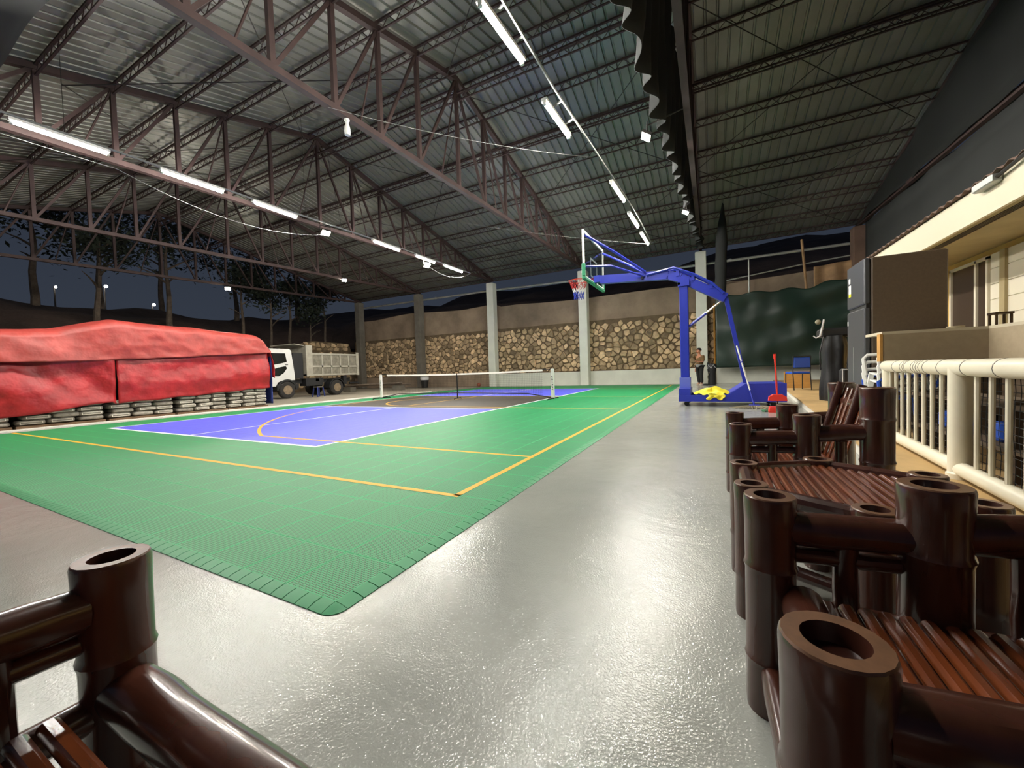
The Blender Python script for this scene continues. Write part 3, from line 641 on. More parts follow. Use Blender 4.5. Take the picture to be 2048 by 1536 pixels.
# backboard
BX = 1.82; by0, by1, bz0, bz1 = HY-.9, HY+.9, 2.92, 3.97
bb = thing_bb = MB().bx(BX-.006, BX+.006, by0+.03, by1-.03, bz0+.03, bz1-.03).build('backboard', 'board_glass', hs, 0)
f = MB(); f.bx(BX-.02,BX+.02,by0,by0+.045,bz0,bz1); f.bx(BX-.02,BX+.02,by1-.045,by1,bz0,bz1); f.bx(BX-.02,BX+.02,by0+.045,by1-.045,bz1-.045,bz1); f.bx(BX-.02,BX+.02,by0+.045,by1-.045,bz0,bz0+.045); f.build('board_frame', 'white_enamel', bb, 0)
q = MB(); ry0, ry1, rz0, rz1 = HY-.295, HY+.295, 3.05, 3.50; X = BX-.008
q.bx(X-.002,X,ry0,ry0+.045,rz0,rz1); q.bx(X-.002,X,ry1-.045,ry1,rz0,rz1); q.bx(X-.002,X,ry0+.045,ry1-.045,rz1-.045,rz1); q.bx(X-.002,X,ry0+.045,ry1-.045,rz0,rz0+.045); q.build('target_square', 'white_enamel', bb, 0)
p = MB(); p.rbx(BX-.04,BX+.04,by0-.02,by1+.02,bz0-.05,bz0+.02,.012); p.rbx(BX-.04,BX+.04,by0-.02,by0+.04,bz0+.02,bz0+.3,.012); p.rbx(BX-.04,BX+.04,by1-.04,by1+.02,bz0+.02,bz0+.3,.012); p.build('edge_padding', 'pad_green', bb, 20)
MB().bx(BX+.01,BX+.16,HY-.10,HY+.10,2.94,3.10).build('board_mount', 'hoop_blue', hs, 0)
for y in (by0+.08, by1-.08):
    s = 1 if y > HY else -1
    MB().path([(BX+.03,y,3.86),(2.45,HY+s*.5,3.45),(3.02,HY+s*.1,3.02)], .03, 6).build('upper_brace', 'hoop_blue', hs); MB().path([(BX+.03,y,3.16),(2.35,HY+s*.55,3.16),(3.0,HY+s*.1,2.93)], .024, 6).build('lower_brace', 'hoop_blue', hs)
RC = (1.42, HY, 3.05)
rim = MB().path([(RC[0]+.24*math.cos(t), RC[1]+.24*math.sin(t), RC[2]) for t in [2*math.pi*k/28 for k in range(28)]], .011, 7, closed=True).build('rim', 'rim_orange', hs)
b = MB(); b.bx(1.62,1.80,HY-.06,HY+.06,3.03,3.055); b.bx(1.775,1.81,HY-.07,HY+.07,2.95,3.08); b.bar((1.6,HY-.1,3.03),(1.79,HY-.06,2.97),.015,.03); b.bar((1.6,HY+.1,3.03),(1.79,HY+.06,2.97),.015,.03); b.build('rim_bracket', 'rim_orange', rim, 0)
lev = [(.224,3.035),(.19,2.95),(.155,2.86),(.13,2.77),(.115,2.68),(.118,2.60)]; cm = ['cord_red','cord_red','cord_white','cord_blue','cord_blue']
for seg, nm in (((0,1),'red_cords'),((2,),'white_cords'),((3,4),'blue_cords')):
    b = MB()
    for i in seg:
        for k in range(12):
            for s in (-.5, .5):
                t0 = 2*math.pi*(k+.5*(i%2))/12; t1 = t0+2*math.pi*s/12
                b.tube((RC[0]+lev[i][0]*math.cos(t0), RC[1]+lev[i][0]*math.sin(t0), lev[i][1]), (RC[0]+lev[i+1][0]*math.cos(t1), RC[1]+lev[i+1][0]*math.sin(t1), lev[i+1][1]), .006, 4)
    b.build(nm, cm[seg[0]], rim, 0, fix=False)
# ================================================================== BAMBOO FURNITURE (local frame: front at x=0, back at +x)
def bamboo_post(b, x, y, h, r, z0=0, lean=0):
    prof = [(r*.98,0),(r,.02)]; z = .16+random.uniform(-.03,.05)
    while z < h-.09: prof += [(r*.985,z-.012),(r*1.05,z),(r*.985,z+.012)]; z += random.uniform(.2,.27)
    prof += [(r*1.0,h-.06),(r*1.03,h-.006),(r*1.0,h)]
    b.lathe(prof, 20, (x,y,z0)); b.f.pop(); return b
def post_top(x, y, h, r, parent, dp=.024):
    b = MB().lathe([(r*1.0,h),(r*.97,h+.003),(r*.62,h+.003)], 20, (x,y,0))
    b.f = [f for f in b.f if len(f) == 4]; b.build('cut_end', 'bamboo_end', parent)
    b = MB().lathe([(r*.62,h+.003),(r*.55,h-dp+.004),(0,h-dp)], 20, (x,y,0)); b.f = [f for f in b.f if len(f) < 20]; b.build('hollow', 'bamboo_core', parent)
def pole(a, b, r, n=12):
    a = Vector(a); b = Vector(b); m = max(3, int((b-a).length/.09)); P = []; R = []
    for i in range(m+1):
        u = i/m; P.append(a+(b-a)*u+Vector((random.uniform(-1,1),random.uniform(-1,1),random.uniform(-1,1)))*r*.05); R.append(r*(1+.06*(i % 3 == 1)))
    return MB().path(P, R, n)
def slat(p, q, w, h, parent):
    a = Vector(p); b = Vector(q); d = (b-a).normalized(); s = d.cross(Vector((0,0,1)))
    if s.length < .1: s = Vector((0,1,0))
    s.normalize(); u = s.cross(d); P = []
    for c in (a, (a+b)/2, b):
        for i, j in ((-.5,-.4),(.5,-.4),(.42,.1),(.2,.45),(-.2,.45),(-.42,.1)): P.append(c+s*w*i+u*h*j)
    F = [(k*6+i, k*6+(i+1)%6, k*6+6+(i+1)%6, k*6+6+i) for k in (0,1) for i in range(6)]+[(5,4,3,2,1,0),(12,13,14,15,16,17)]
    return MB().add(P, F).build('slat', 'bamboo_slat', parent, 35)
def bamboo_seat(name, label, cat, w, hs_=.30, fx=.06, dp=.024):
    t = thing(name, label, cat, (0,0,0)); y = w/2; hf, hm, hb = .53, .585, .72
    for s in (-1, 1):
        for x, h, r in ((0,hf,.054),(.29,hm,.058),(.56,hb,.064)):
            o = bamboo_post(MB(), x, s*y, h, r).build('post', 'bamboo', t); post_top(x, s*y, h, r, o, dp)
        pole((.04,s*y,.455),(.25,s*y,.47),.038).build('arm_rail', 'bamboo', t); pole((.33,s*y,.49),(.52,s*y,.51),.04).build('arm_rail', 'bamboo', t)
        pole((.04,s*y,.395),(.25,s*y,.405),.018).build('side_rod', 'bamboo', t)
        pole((.04,s*y,.26),(.52,s*y,.26),.03).build('side_rail', 'bamboo', t); pole((.04,s*y,.1),(.52,s*y,.1),.024).build('side_rail', 'bamboo', t)
        for x in (.145, .425): pole((x,s*y,.27),(x,s*y,.46),.024).build('spindle', 'bamboo', t)
    pole((fx,-y+.03,hs_-.01),(fx,y-.03,hs_-.01),.044,16).build('front_rail', 'bamboo', t); pole((.5,-y+.03,hs_-.03),(.5,y-.03,hs_-.03),.034).build('rear_rail', 'bamboo', t)
    pole((.26,-y+.04,hs_-.04),(.26,y-.04,hs_-.04),.024).build('seat_bearer', 'bamboo', t); pole((0,-y+.03,.11),(0,y-.03,.11),.026).build('stretcher', 'bamboo', t)
    pole((.56,-y+.05,.62),(.56,y-.05,.62),.036).build('back_rail', 'bamboo', t)
    n = 12
    for i in range(n): x = .10+i*.033; slat((x,-y+.05,hs_+.014),(x,y-.05,hs_+.014),.029,.014,t)
    m = max(6, int((w-.16)/.06))
    for i in range(m):
        yy = -y+.09+(w-.18)*i/(m-1); slat((.44,yy,hs_+.01),(.55,yy,.70),.036,.013,t)
    pole((.42,-y+.11,hs_),(.535,-y+.11,.73),.02).build('back_pole', 'bamboo', t); pole((.42,y-.11,hs_),(.535,y-.11,.73),.02).build('back_pole', 'bamboo', t)
    return t
WCH = .56
ca = bamboo_seat('bamboo_armchair', 'dark varnished bamboo armchair beyond the hexagonal table', 'chair', WCH); ca['group'] = 'bamboo furniture'
cb = copy_tree(ca); cb['label'] = 'dark varnished bamboo armchair nearest the viewer at the bottom right'
ca.location = (4.45, -.40, 0); cb.location = (4.435, -2.255, 0)
bench = bamboo_seat('bamboo_bench', 'dark varnished bamboo bench end at the bottom left corner', 'bench', 1.25, fx=0, dp=.09); bench['group'] = 'bamboo furniture'
bench.location = (3.31+.625, -2.80, 0); bench.rotation_euler = (0,0,-math.pi/2)
# hexagonal table
ht = thing('bamboo_table', 'low hexagonal bamboo table between the two armchairs', 'table', (0,0,0), 'bamboo furniture')
HR = .315; hexp = [(HR*math.cos(math.radians(90+60*k)), HR*math.sin(math.radians(90+60*k))) for k in range(6)]
for k in range(6):
    x, y = hexp[k]; o = bamboo_post(MB(), x, y, .45, .05).build('post', 'bamboo', ht); post_top(x, y, .45, .05, o)
    x2, y2 = hexp[(k+1)%6]
    for z, r in ((.425,.024),(.30,.02),(.2,.02),(.1,.022)): pole((x*.88+x2*.12,y*.88+y2*.12,z),(x*.12+x2*.88,y*.12+y2*.88,z),r,10).build('edge_rail' if z > .4 else 'side_rail', 'bamboo', ht)
ap = HR*math.cos(math.pi/6)-.035; x = -ap
while x < ap:
    yl = (HR-.05)-abs(x)*math.tan(math.radians(30)); slat((x,-yl,.432),(x,yl,.432),.023,.013,ht); x += .0265
ht.location = (4.70, -1.42, 0)

# ================================================================== RAILING
def rw(y, dx=0): X, Y = pf(.24+dx, y); return (X, Y)
rl = thing('pvc_railing', 'cream pipe railing with thin balusters on the platform', 'railing', (*rw(.2), PZ))
ZT, ZB = .79, .185
for y, r in ((-1.55,.05),(.2,.052),(1.62,.042)):
    X, Y = rw(y); o = MB().lathe([(r,PZ),(r,ZT)], 16, (X,Y,0)).build('post', 'pvc', rl); MB().lathe([(r*1.15,PZ),(r*1.15,PZ+.03),(r,PZ+.04)], 16, (X,Y,0)).build('flange', 'pvc', o)
def rpt(y, z): X, Y = rw(y); return (X, Y, z)
tr = MB().path([rpt(-1.6,ZT),rpt(.2,ZT),rpt(1.66,ZT)], .05, 16).build('top_rail', 'pvc', rl); MB().path([rpt(-1.6,ZB),rpt(1.66,ZB)], .042, 14).build('bottom_rail', 'pvc', rl)
for y in (.05,.38,.62,.7,.75,.8,.85,1.0,1.04,1.1,-.3,1.3): 
    a = Vector(rpt(y,ZT)); b = Vector(rpt(y+.006,ZT)); MB().path([a,b], .0515, 16).build('tie_wire', 'pvc_seam', tr)
y = -1.4
while y < 1.6:
    if abs(y-.2) > .08: MB().tube(rpt(y,ZB), rpt(y,ZT), .013, 8).build('baluster', 'pvc', rl)
    y += .155
# black net tied behind the railing
b = MB(); n = 0
for k in range(15):
    z = .2+k*.042; b.path([tuple(Vector((*rw(-1.5+u*.22, .07+.012*nz(u*.9,k*.3)), z+.014*nz(u*.7,k*.5,4)))) for u in range(15)], .0019, 4, caps=False)
for k in range(66):
    yy = -1.5+k*.047; b.path([(*rw(yy+.02*nz(k*.4,u*.4), .07+.012*nz(k*.2,u*.6)), .19+u*.12) for u in range(6)], .0019, 4, caps=False)
tag(b.build('fine_net', 'net_black', None, 0, fix=False), 'black knotted net tied behind the cream railing', 'net')
# clutter behind the railing
t = thing('storage_rack', 'dark low wooden rack behind the railing net', 'rack', (5.95, .2, PZ))
for z in (.30, .55): MB().bx(5.80, 6.12, -1.2, 1.3, z, z+.025).build('shelf', 'counter_dark', t, 0)
for y in (-1.2, .1, 1.25): MB().bx(5.82, 6.10, y, y+.05, PZ, .60).build('upright', 'counter_dark', t, 0)
for i, (y, c) in enumerate(((.30,'plastic_blue'),(.92,'plastic_blue'))):
    tag(MB().rbx(5.86, 6.02, y, y+.12, .33, .45, .015).build('storage_tub', c, None, 20), 'small blue tub on the rack, %s the railing post' % ('nearest' if i == 0 else 'farther from'), 'tub')
for i, yy in enumerate((.45, .75, 1.05)):
    tag(MB().lathe([(.03,0),(.032,.1),(.015,.13),(.015,.16)], 10, (5.9, yy, .325)).build('glass_bottle', 'dark_glass'), 'dark glass bottle lying low on the rack, %s from the railing post' % ORD[i], 'bottle')

# ================================================================== COUNTER, FRIDGE, CHAIRS
ct = thing('bar_counter', 'L-shaped beige counter behind the railing', 'counter', (6.3, 1.2, PZ))
MB().bx(5.745, 6.43, 1.72, 1.78, .835, 1.085).build('front_board', 'counter_beige', ct, 0); MB().bx(6.43, 6.49, -1.6, 1.78, .82, 1.085).build('side_board', 'counter_beige', ct, 0)
MB().bx(5.74, 7.0, 1.72, 2.15, 1.085, 1.11).build('worktop', 'counter_top', ct, 0); MB().bx(6.43, 7.0, -1.6, 1.72, 1.085, 1.11).build('worktop', 'counter_top', ct, 0)
MB().bx(6.5, 6.95, -1.55, 1.70, PZ, .84).build('cabinet_body', 'counter_dark', ct, 0); MB().bx(6.2, 6.9, 1.80, 2.1, PZ, 1.08).build('end_body', 'counter_dark', ct, 0)
MB().bx(5.725, 5.745, 1.715, 1.79, .835, 1.09).build('edge_strip', 'plywood', ct, 0)
# small upturned stool and plates on the counter
t = thing('dark_stool', 'small dark wooden stool standing on the counter', 'stool', (6.62, 2.0, 1.11))
MB().bx(6.565,6.68,1.94,2.06,1.22,1.24).build('seat', 'window_brown', t, 0)
for x in (6.57,6.66):
    for y in (1.945,2.04): MB().bx(x,x+.014,y,y+.014,1.11,1.22).build('leg', 'window_brown', t, 0)
for i in range(3): tag(MB().lathe([(.03,0),(.058,.008),(.06,.012),(.03,.006),(0,.005)], 20, (6.33,1.98,1.111+i*.007)).build('plate', 'counter_top'), 'shallow plate on the counter, %s of its stack' % ('bottom','middle','top')[i], 'plate')
FX, FY, FZ = 5.77, 2.30, 1.93
fr = thing('refrigerator', 'tall dark grey two-door refrigerator behind the railing', 'refrigerator', (FX+.3, FY+.28, PZ))
MB().rbx(FX+.06, FX+.64, FY, FY+.57, PZ+.03, FZ, .012).build('cabinet', 'fridge_side', fr, 20)
d1 = MB().rbx(FX, FX+.055, FY+.003, FY+.567, 1.445, FZ, .012).build('door', 'fridge_door', fr, 20); d2 = MB().rbx(FX, FX+.055, FY+.003, FY+.567, PZ+.06, 1.41, .012).build('door', 'fridge_door', fr, 20)
MB().bx(FX+.02, FX+.065, FY+.01, FY+.56, 1.40, 1.45).build('door_gap', 'fridge_seal', fr, 0)
MB().bx(FX-.002, FX, FY+.42, FY+.50, 1.62, 1.72).build('energy_sticker', 'mark_white', d1, 0); MB().bx(FX-.002, FX, FY+.42, FY+.50, 1.585, 1.62).build('sticker_band', 'sticker_yellow', d1, 0); MB().bx(FX-.002, FX, FY+.44, FY+.50, 1.74, 1.80).build('small_sticker', 'mark_white', d1, 0)
MB().bx(FX-.002, FX, FY+.52, FY+.55, 1.26, 1.31).build('small_sticker', 'mark_white', d2, 0)
MB().bx(FX-.001, FX, FY+.34, FY+.352, .62, 1.0).build('handle_groove', 'galv', d2, 0)
for x in (FX+.1,FX+.55):
    for y in (FY+.05,FY+.5): MB().lathe([(.02,PZ),(.02,PZ+.035)], 8, (x,y,0)).build('foot', 'black_plastic', fr)
# stacked white monobloc chairs
def mono(mat):
    t = thing('plastic_chair', 'x', 'chair', (0,0,0), 'stacked plastic chairs')
    MB().grid(lambda u, v: (-.2+.4*u, -.2+.4*v, .42+.012*math.cos(u*6)-.02*math.sin(math.pi*v)), 6, 6).build('seat', mat, t); solid(t.children[0], .014)
    for s in (-1, 1):
        for x in (-.2, .22): MB().bar((x*.9,s*.19,.42),(x*1.15,s*.235,0),.035,.045,(1,0,0)).build('leg', mat, t, 0)
        MB().path([(-.22,s*.23,.40),(-.24,s*.245,.60),(-.20,s*.25,.645),(.14,s*.245,.66),(.22,s*.22,.70)], .02, 6).build('armrest', mat, t)
    MB().path([(.20,-.2,.42),(.29,-.22,.76),(.30,-.17,.82),(.30,.17,.82),(.29,.22,.76),(.20,.2,.42)], .02, 6).build('back_frame', mat, t)
    for i in range(5): MB().bar((.205,-.12+.06*i,.43),(.295,-.12+.06*i,.81),.03,.01,(1,0,0)).build('back_slat', mat, t, 0)
    return t
m0 = mono('plastic_white'); wl_ = ['bottom blue plastic chair of the stack beside the refrigerator', 'second white plastic chair from the bottom beside the refrigerator', 'third white plastic chair from the bottom beside the refrigerator', 'top white plastic chair of the stack beside the refrigerator']
for i in range(4):
    o = m0 if i == 0 else copy_tree(m0); o.location = (5.95, 2.02, PZ+i*.075); o['label'] = wl_[i]; o.scale = (.86,.86,.86)
    if i == 0: pass
for c in m0.children: 
    c.data = c.data.copy(); c.data.materials[0] = MATS['plastic_blue']

# ================================================================== HOUSE AT THE RIGHT
hs2 = thing('house_porch', 'cream fascia and eaves of the house at the right', 'house', (8.2, 4, PZ))
XF = 7.25
MB().bx(XF-.04, XF, -3.0, 8.2, 2.50, 2.88).build('fascia', 'fascia_cream', hs2, 0)
MB().bx(XF, 8.25, -3.0, 8.2, 2.52, 2.55).build('soffit', 'soffit', hs2, 0)
b = MB()
for k in range(4): b.bx(XF+.10+k*.03, XF+.112+k*.03, -3, 8.2, 2.508, 2.52)
b.build('soffit_groove', 'counter_dark', hs2, 0)
def hr(u, v): y = -3+11.2*u; x = XF-.10+2.35*v; return (x, y, 2.90+v*.75+.022*math.sin(u*11.2*2*math.pi/.2))
solid(MB().grid(hr, 224, 2).build('corrugated_roof', 'house_roof', hs2), .006)
MB().bx(8.25, 8.45, -3, 8.2, PZ, 2.55).build('wall', 'house_yellow', hs2, 0)
wn_ = MB().bx(8.20, 8.25, 5.75, 6.78, .9, 2.36).build('window_panel', 'window_brown', hs2, 0)
for y in (5.72, 6.02, 6.76): MB().bx(8.17, 8.25, y, y+.05, .9, 2.4).build('window_frame', 'shutter_white', wn_, 0)
MB().bx(8.17, 8.25, 5.72, 6.81, 2.36, 2.41).build('window_frame', 'shutter_white', wn_, 0)
sh = MB().bx(8.21, 8.25, 1.0, 5.72, .5, 2.38).build('siding_panel', 'shutter_white', hs2, 0)
for k in range(8): MB().bx(8.195, 8.215, 1.0, 5.7, .55+k*.235, .55+k*.235+.222).build('siding_board', 'shutter_white', sh, 0)
MB().bx(8.16, 8.25, 5.30, 5.42, .5, 2.42).build('siding_post', 'soffit', sh, 0)
t = thing('gutter_lamp', 'small grey box lamp fixed under the house eaves', 'lamp', (XF-.05, 3.4, 2.84))
MB().rbx(XF-.14, XF-.04, 3.25, 3.62, 2.78, 2.87, .012).build('lamp_box', 'galv', t, 20); MB().tube((XF-.09,3.25,2.83),(XF-.09,2.6,2.9),.02,6).build('cable_pipe', 'dark_steel', t)

# ================================================================== GREEN TARP AND THINGS AT THE BACK RIGHT
def gt_(u, v):
    x = 4.55+4.9*u; top = 3.95+.08*math.sin(u*25)*(.4+.6*u)+(.0 if u < .72 else (u-.72)*.9); z = .72+(top-.72)*v
    f = math.sin((x-4.5)*2.2+(z-3.5)*1.8)*.07*u+.07*nz(x*1.5, z*1.1)+.08*math.sin(z*4.6-(x-5)*1.7)*(.25+u)
    return (x, 16.90-.1*u+f, z)
solid(tag(MB().grid(gt_, 70, 40).build('green_tarpaulin', 'tarp_green'), 'dark green tarpaulin hung over the wall at the back right', 'tarpaulin'), .006)
def tan_(u, v): x = 8.2+1.3*u; return (x, 17.25+.05*math.sin(x*9), 3.9+v*(.9+.12*u))
solid(tag(MB().grid(tan_, 24, 6).build('tan_cloth', 'cloth_tan'), 'tan cloth strip above the green tarpaulin', 'cloth'), .006)
t = thing('scaffold_rail', 'thin pipe rail standing above the green tarpaulin', 'railing', (6, 17.2, 4))
MB().path([(4.4,17.3,4.62),(8,17.3,5.0),(9.4,17.3,5.1)], .03, 6).build('rail', 'galv', t); MB().tube((5.9,17.3,3.9),(5.9,17.3,5.5),.035,6).build('upright', 'galv', t); MB().tube((7.95,17.2,3.9),(7.8,17.2,6.0),.05,6).build('upright', 'cloth_tan', t)
tag(MB().lathe([(.042,0.002),(.036,3.7)], 8, (4.50,17.38,0)).build('bamboo_pole', 'bamboo_pole'), 'yellow bamboo pole standing at the edge of the green tarpaulin', 'pole')
# plywood and blue padded chair on the platform
X, Y = pf(.28, 10.4); MB_p = MB().bar((X+.02,Y,PZ+.0), (X+.02,Y+.02,.60), .62, .02, (0,1,0)); tag(MB_p.build('plywood_sheet', 'plywood', None, 0), 'golden plywood sheet standing behind the blue chair', 'board')
def stack_chair(x, y, rz, label):
    t = thing('banquet_chair', label, 'chair', (0,0,0))
    MB().rbx(-.21,.21,-.21,.21,.42,.48,.02).build('seat', 'plastic_blue', t, 25); MB().rbx(.19,.24,-.2,.2,.58,.86,.02).build('backrest', 'plastic_blue', t, 25)
    for s in (-1,1):
        MB().path([(-.2,s*.2,0),(-.19,s*.2,.44)], .013, 6).build('leg', 'black_plastic', t); MB().path([(.26,s*.2,0),(.2,s*.2,.45),(.23,s*.2,.88)], .013, 6).build('leg', 'black_plastic', t)
    MB().tube((.235,-.2,.88),(.235,.2,.88),.014,6).build('top_bar', 'black_plastic', t)
    t.location = (x, y, PZ); t.rotation_euler = (0,0,rz); return t
X, Y = pf(.24, 9.6); stack_chair(X, Y, math.radians(-75), 'black framed chair with blue pads in front of the plywood')
# tall black covered equipment
def drape(cx, cy, z0, z1, rx, ry, name, label, cat, mat='bag_black', seed=0, top=.55):
    t = thing(name, label, cat, (cx,cy,z0)); P = []; n = 28; m = 12
    for j in range(m+1):
        u = j/m; z = z0+(z1-z0)*u; k = 1-.18*u+.06*math.sin(u*9+seed)
        if u > .9: k *= .92
        for i in range(n):
            a = 2*math.pi*i/n; q = k*(1+.10*math.sin(a*5+seed+u*1.5)+.08*nz(math.cos(a)*2+seed, math.sin(a)*2, u*3)); P.append((cx+rx*q*math.cos(a), cy+ry*q*math.sin(a), z))
    F = [(j*n+i, j*n+(i+1)%n, (j+1)*n+(i+1)%n, (j+1)*n+i) for j in range(m) for i in range(n)]+[tuple(range(m*n,(m+1)*n)), tuple(range(n-1,-1,-1))]
    MB().add(P, F).build('cover', mat, t, 60); return t
X, Y = pf(.50, 6.1); t = drape(X, Y, PZ, 1.32, .20, .22, 'covered_equipment', 'tall black covered equipment in front of the green tarpaulin', 'equipment')
MB().rbx(X-.22,X+.34,Y-.12,Y+.25,1.30,1.46,.03).build('top_case', 'bag_black', t, 20)
MB().tube((X-.24,Y-.16,1.32),(X-.18,Y-.16,1.62),.016,6).build('white_stick', 'mark_white', t); MB().sphere((X-.27,Y-.16,1.58),.045,8).build('round_knob', 'mop_string', t); MB().path([(X-.24,Y-.16,1.32),(X-.30,Y-.16,1.29),(X-.34,Y-.16,1.33)],.012,5).build('hook', 'mark_white', t)
MB().path([(X-.2,Y-.2,1.3),(X-.26,Y-.22,1.0),(X-.25,Y-.22,.7)],.012,5).build('strap', 'black_plastic', t)
X, Y = pf(.80, 5.75); t = drape(X, Y, PZ, 1.18, .19, .2, 'black_speaker_bag', 'wide black bag standing beside the refrigerator', 'bag', seed=2)
X, Y = pf(.62, 5.35); t = thing('black_suitcase', 'black upright case with pale edge in front of the black bags', 'case', (X,Y,PZ)); MB().rbx(X-.15,X+.17,Y-.12,Y+.12,PZ+.03,.72,.03).build('shell', 'bag_black', t, 20); MB().path([(X-.15,Y-.125,PZ+.05),(X-.15,Y-.125,.71),(X+.16,Y-.125,.71),(X+.16,Y-.125,PZ+.05)],.007,5).build('pale_piping', 'mark_white', t)
for x in (X-.1,X+.12): MB().lathe([(.02,-.02),(.02,.02)], 8, (x,Y,PZ+.02), 'y').build('wheel', 'black_plastic', t)

# red dustpan, mop, cloths
t = thing('red_dustpan', 'red long-handled dustpan standing by the blue base', 'dustpan', (5.34, 4.95, 0))
MB().tube((5.33,4.95,.30),(5.30,4.93,1.0),.014,8).build('handle', 'red_plastic', t); MB().tube((5.30,4.93,.93),(5.298,4.929,1.01),.019,8).build('grip', 'red_plastic', t)
MB().prism([(5.20,4.9,.20),(5.47,4.9,.20),(5.46,4.9,.27),(5.40,4.9,.31),(5.27,4.9,.31),(5.21,4.9,.27)], (0,.10,0)).build('hood', 'red_plastic', t, 0)
MB().tube((5.335,4.95,.31),(5.335,4.95,.02),.012,6).build('lower_rod', 'truck_black', t); MB().prism([(5.20,4.86,.0),(5.36,4.86,.0),(5.36,4.86,.10),(5.22,4.86,.10)], (0,.16,0)).build('pan', 'red_plastic', t, 0)
t = thing('mop', 'string mop with white and blue handle leaning on the stand', 'mop', (5.06, 5.62, 0))
MB().tube((5.05,5.62,.06),(4.99,5.72,.34),.016,8).build('lower_handle', 'hoop_blue', t); MB().tube((4.99,5.72,.34),(4.78,5.80,1.22),.014,8).build('handle', 'white_enamel', t); MB().tube((4.866,5.767,.88),(4.86,5.769,.91),.018,8).build('joint_ring', 'hoop_blue', t)
MB().rbx(4.96,5.14,5.58,5.66,.02,.07,.01).build('clamp', 'hoop_blue', t, 0)
b = MB(); rg = random.Random(5)
for k in range(46):
    a = rg.uniform(-2.9,-.2); L = rg.uniform(.15,.34); x, y = 5.05+rg.uniform(-.07,.07), 5.6
    b.path([(x,y,.05),(x+L*.5*math.cos(a),y+L*.4*math.sin(a),.045),(x+L*math.cos(a)*1.2,y+L*.8*math.sin(a),.012)], .008, 4)
tag(b.build('strings', 'mop_string', t, 0), kind='stuff')
b = MB(); P = [(5.12+.28*u/24+.05*math.sin(u*1.1), 5.05+.10*math.cos(u*.9), .012) for u in range(25)]; b.path(P, .012, 6); tag(b.build('green_rope', 'green_rope'), 'loose green rope on the floor in front of the mop', 'rope')
def ycl(u, v):
    a = 2*math.pi*u; r = v; x = 4.33+r*.34*math.cos(a)*(1+.12*math.sin(3*a)); y = 6.02+r*.20*math.sin(a)
    h = .20*(1-r*r)*(.55+.2*math.sin(2*a+1)+.25*nz(math.cos(a)*2*r, math.sin(a)*2*r, 3))+.03*math.sin(5*a)*r
    z = .245+max(h, 0) if y > 5.84 else .245+max(h,0)
    return (x, y, max(.238, z) if r < .85 else .238+.02*math.sin(7*a)+.02)
tag(MB().grid(ycl, 48, 12).build('yellow_cloth', 'yellow_cloth', None, 70), 'crumpled yellow cloth lying on the blue base', 'cloth')
def ycl2(u, v):
    x = 4.25+.30*u+.03*math.sin(v*5); return (x, 5.84-.012*math.sin(u*14)-.01*v, .25-v*(.09+.03*math.sin(u*9)))
solid(MB().grid(ycl2, 16, 5).build('hanging_fold', 'yellow_cloth', bpy.data.objects['yellow_cloth'], 70), .008)

# ball and bin near the far wall
t = thing('basketball', 'brown basketball lying by the far end of the court', 'ball', (-8.2,16.9,0)); MB().sphere((-8.2,16.9,.12),.12,12).build('shell', 'ball_brown', t)
for ax in ('x','y','z'): MB().path([{'x':(-8.2,16.9+.1205*math.cos(a),.12+.1205*math.sin(a)),'y':(-8.2+.1205*math.cos(a),16.9,.12+.1205*math.sin(a)),'z':(-8.2+.1205*math.cos(a),16.9+.1205*math.sin(a),.12)}[ax] for a in [2*math.pi*k/20 for k in range(20)]], .003, 4, closed=True).build('seam', 'black_plastic', t)
t = thing('waste_bin', 'dark bin with a white bag over its rim by the far wall', 'bin', (-12.1,16.6,0)); MB().lathe([(.2,0),(.25,.45),(.25,.62)], 16, (-12.1,16.6,0)).build('bucket', 'black_plastic', t); MB().lathe([(.262,.5),(.285,.62),(.27,.72),(.12,.66),(0,.62)], 16, (-12.1,16.6,0)).build('bag_rim', 'mark_white', t)
# ================================================================== CEMENT SACKS AND TARPAULINS
SXF = -8.28
def hem_low(y):      # lower edge of the two lower tarps
    return .20+.13*(y+1.2) if y < .75 else .40+.055*(y-.75)
def sack_mesh():
    b = MB(); L, Wd, Hh = .205, .30, .118; n = 10
    P = []; prof = []
    def r(u, v):
        # superellipsoid pillow
        a = math.pi*(u-.5); c = 2*math.pi*v; sg = lambda t, e: math.copysign(abs(t)**e, t)
        x = Wd*sg(math.cos(a), .35)*sg(math.cos(c), .35); y = L*sg(math.cos(a), .35)*sg(math.sin(c), .35); z = Hh/2*sg(math.sin(a), .7)
        return (x, y, z+Hh/2+.006*nz(x*9, y*9, z*9))
    return b.grid(r, 10, 24)
sk = thing('cement_sack', 'x', 'sack', (0,0,0), 'stacked cement sacks')
sack_mesh().build('bag', 'sack', sk, 60)
b = MB()
for (y0, y1, z0, z1) in ((-.15,.15,.078,.088),(-.15,.15,.034,.044),(-.15,-.138,.044,.078),(.138,.15,.044,.078)): b.bx(.293,.303,y0,y1,z0,z1)
b.build('printed_border', 'sack_print', sk, 0)
stacks = [(-2.6,-.75),(-.70,.62),(.68,1.94),(2.0,3.2),(3.23,4.36)]; first = True; rg = random.Random(11)
rn = ['bottom','second','third','fourth','fifth','sixth']; names = ['the left edge','the left seam of the tarp','under the tarp seam','the middle','the blue tarpaulin']
places = ['at the far left of the picture', 'left of the tarpaulin seam', 'right of the tarpaulin seam', 'in the middle pile', 'in the pile by the blue tarpaulin']
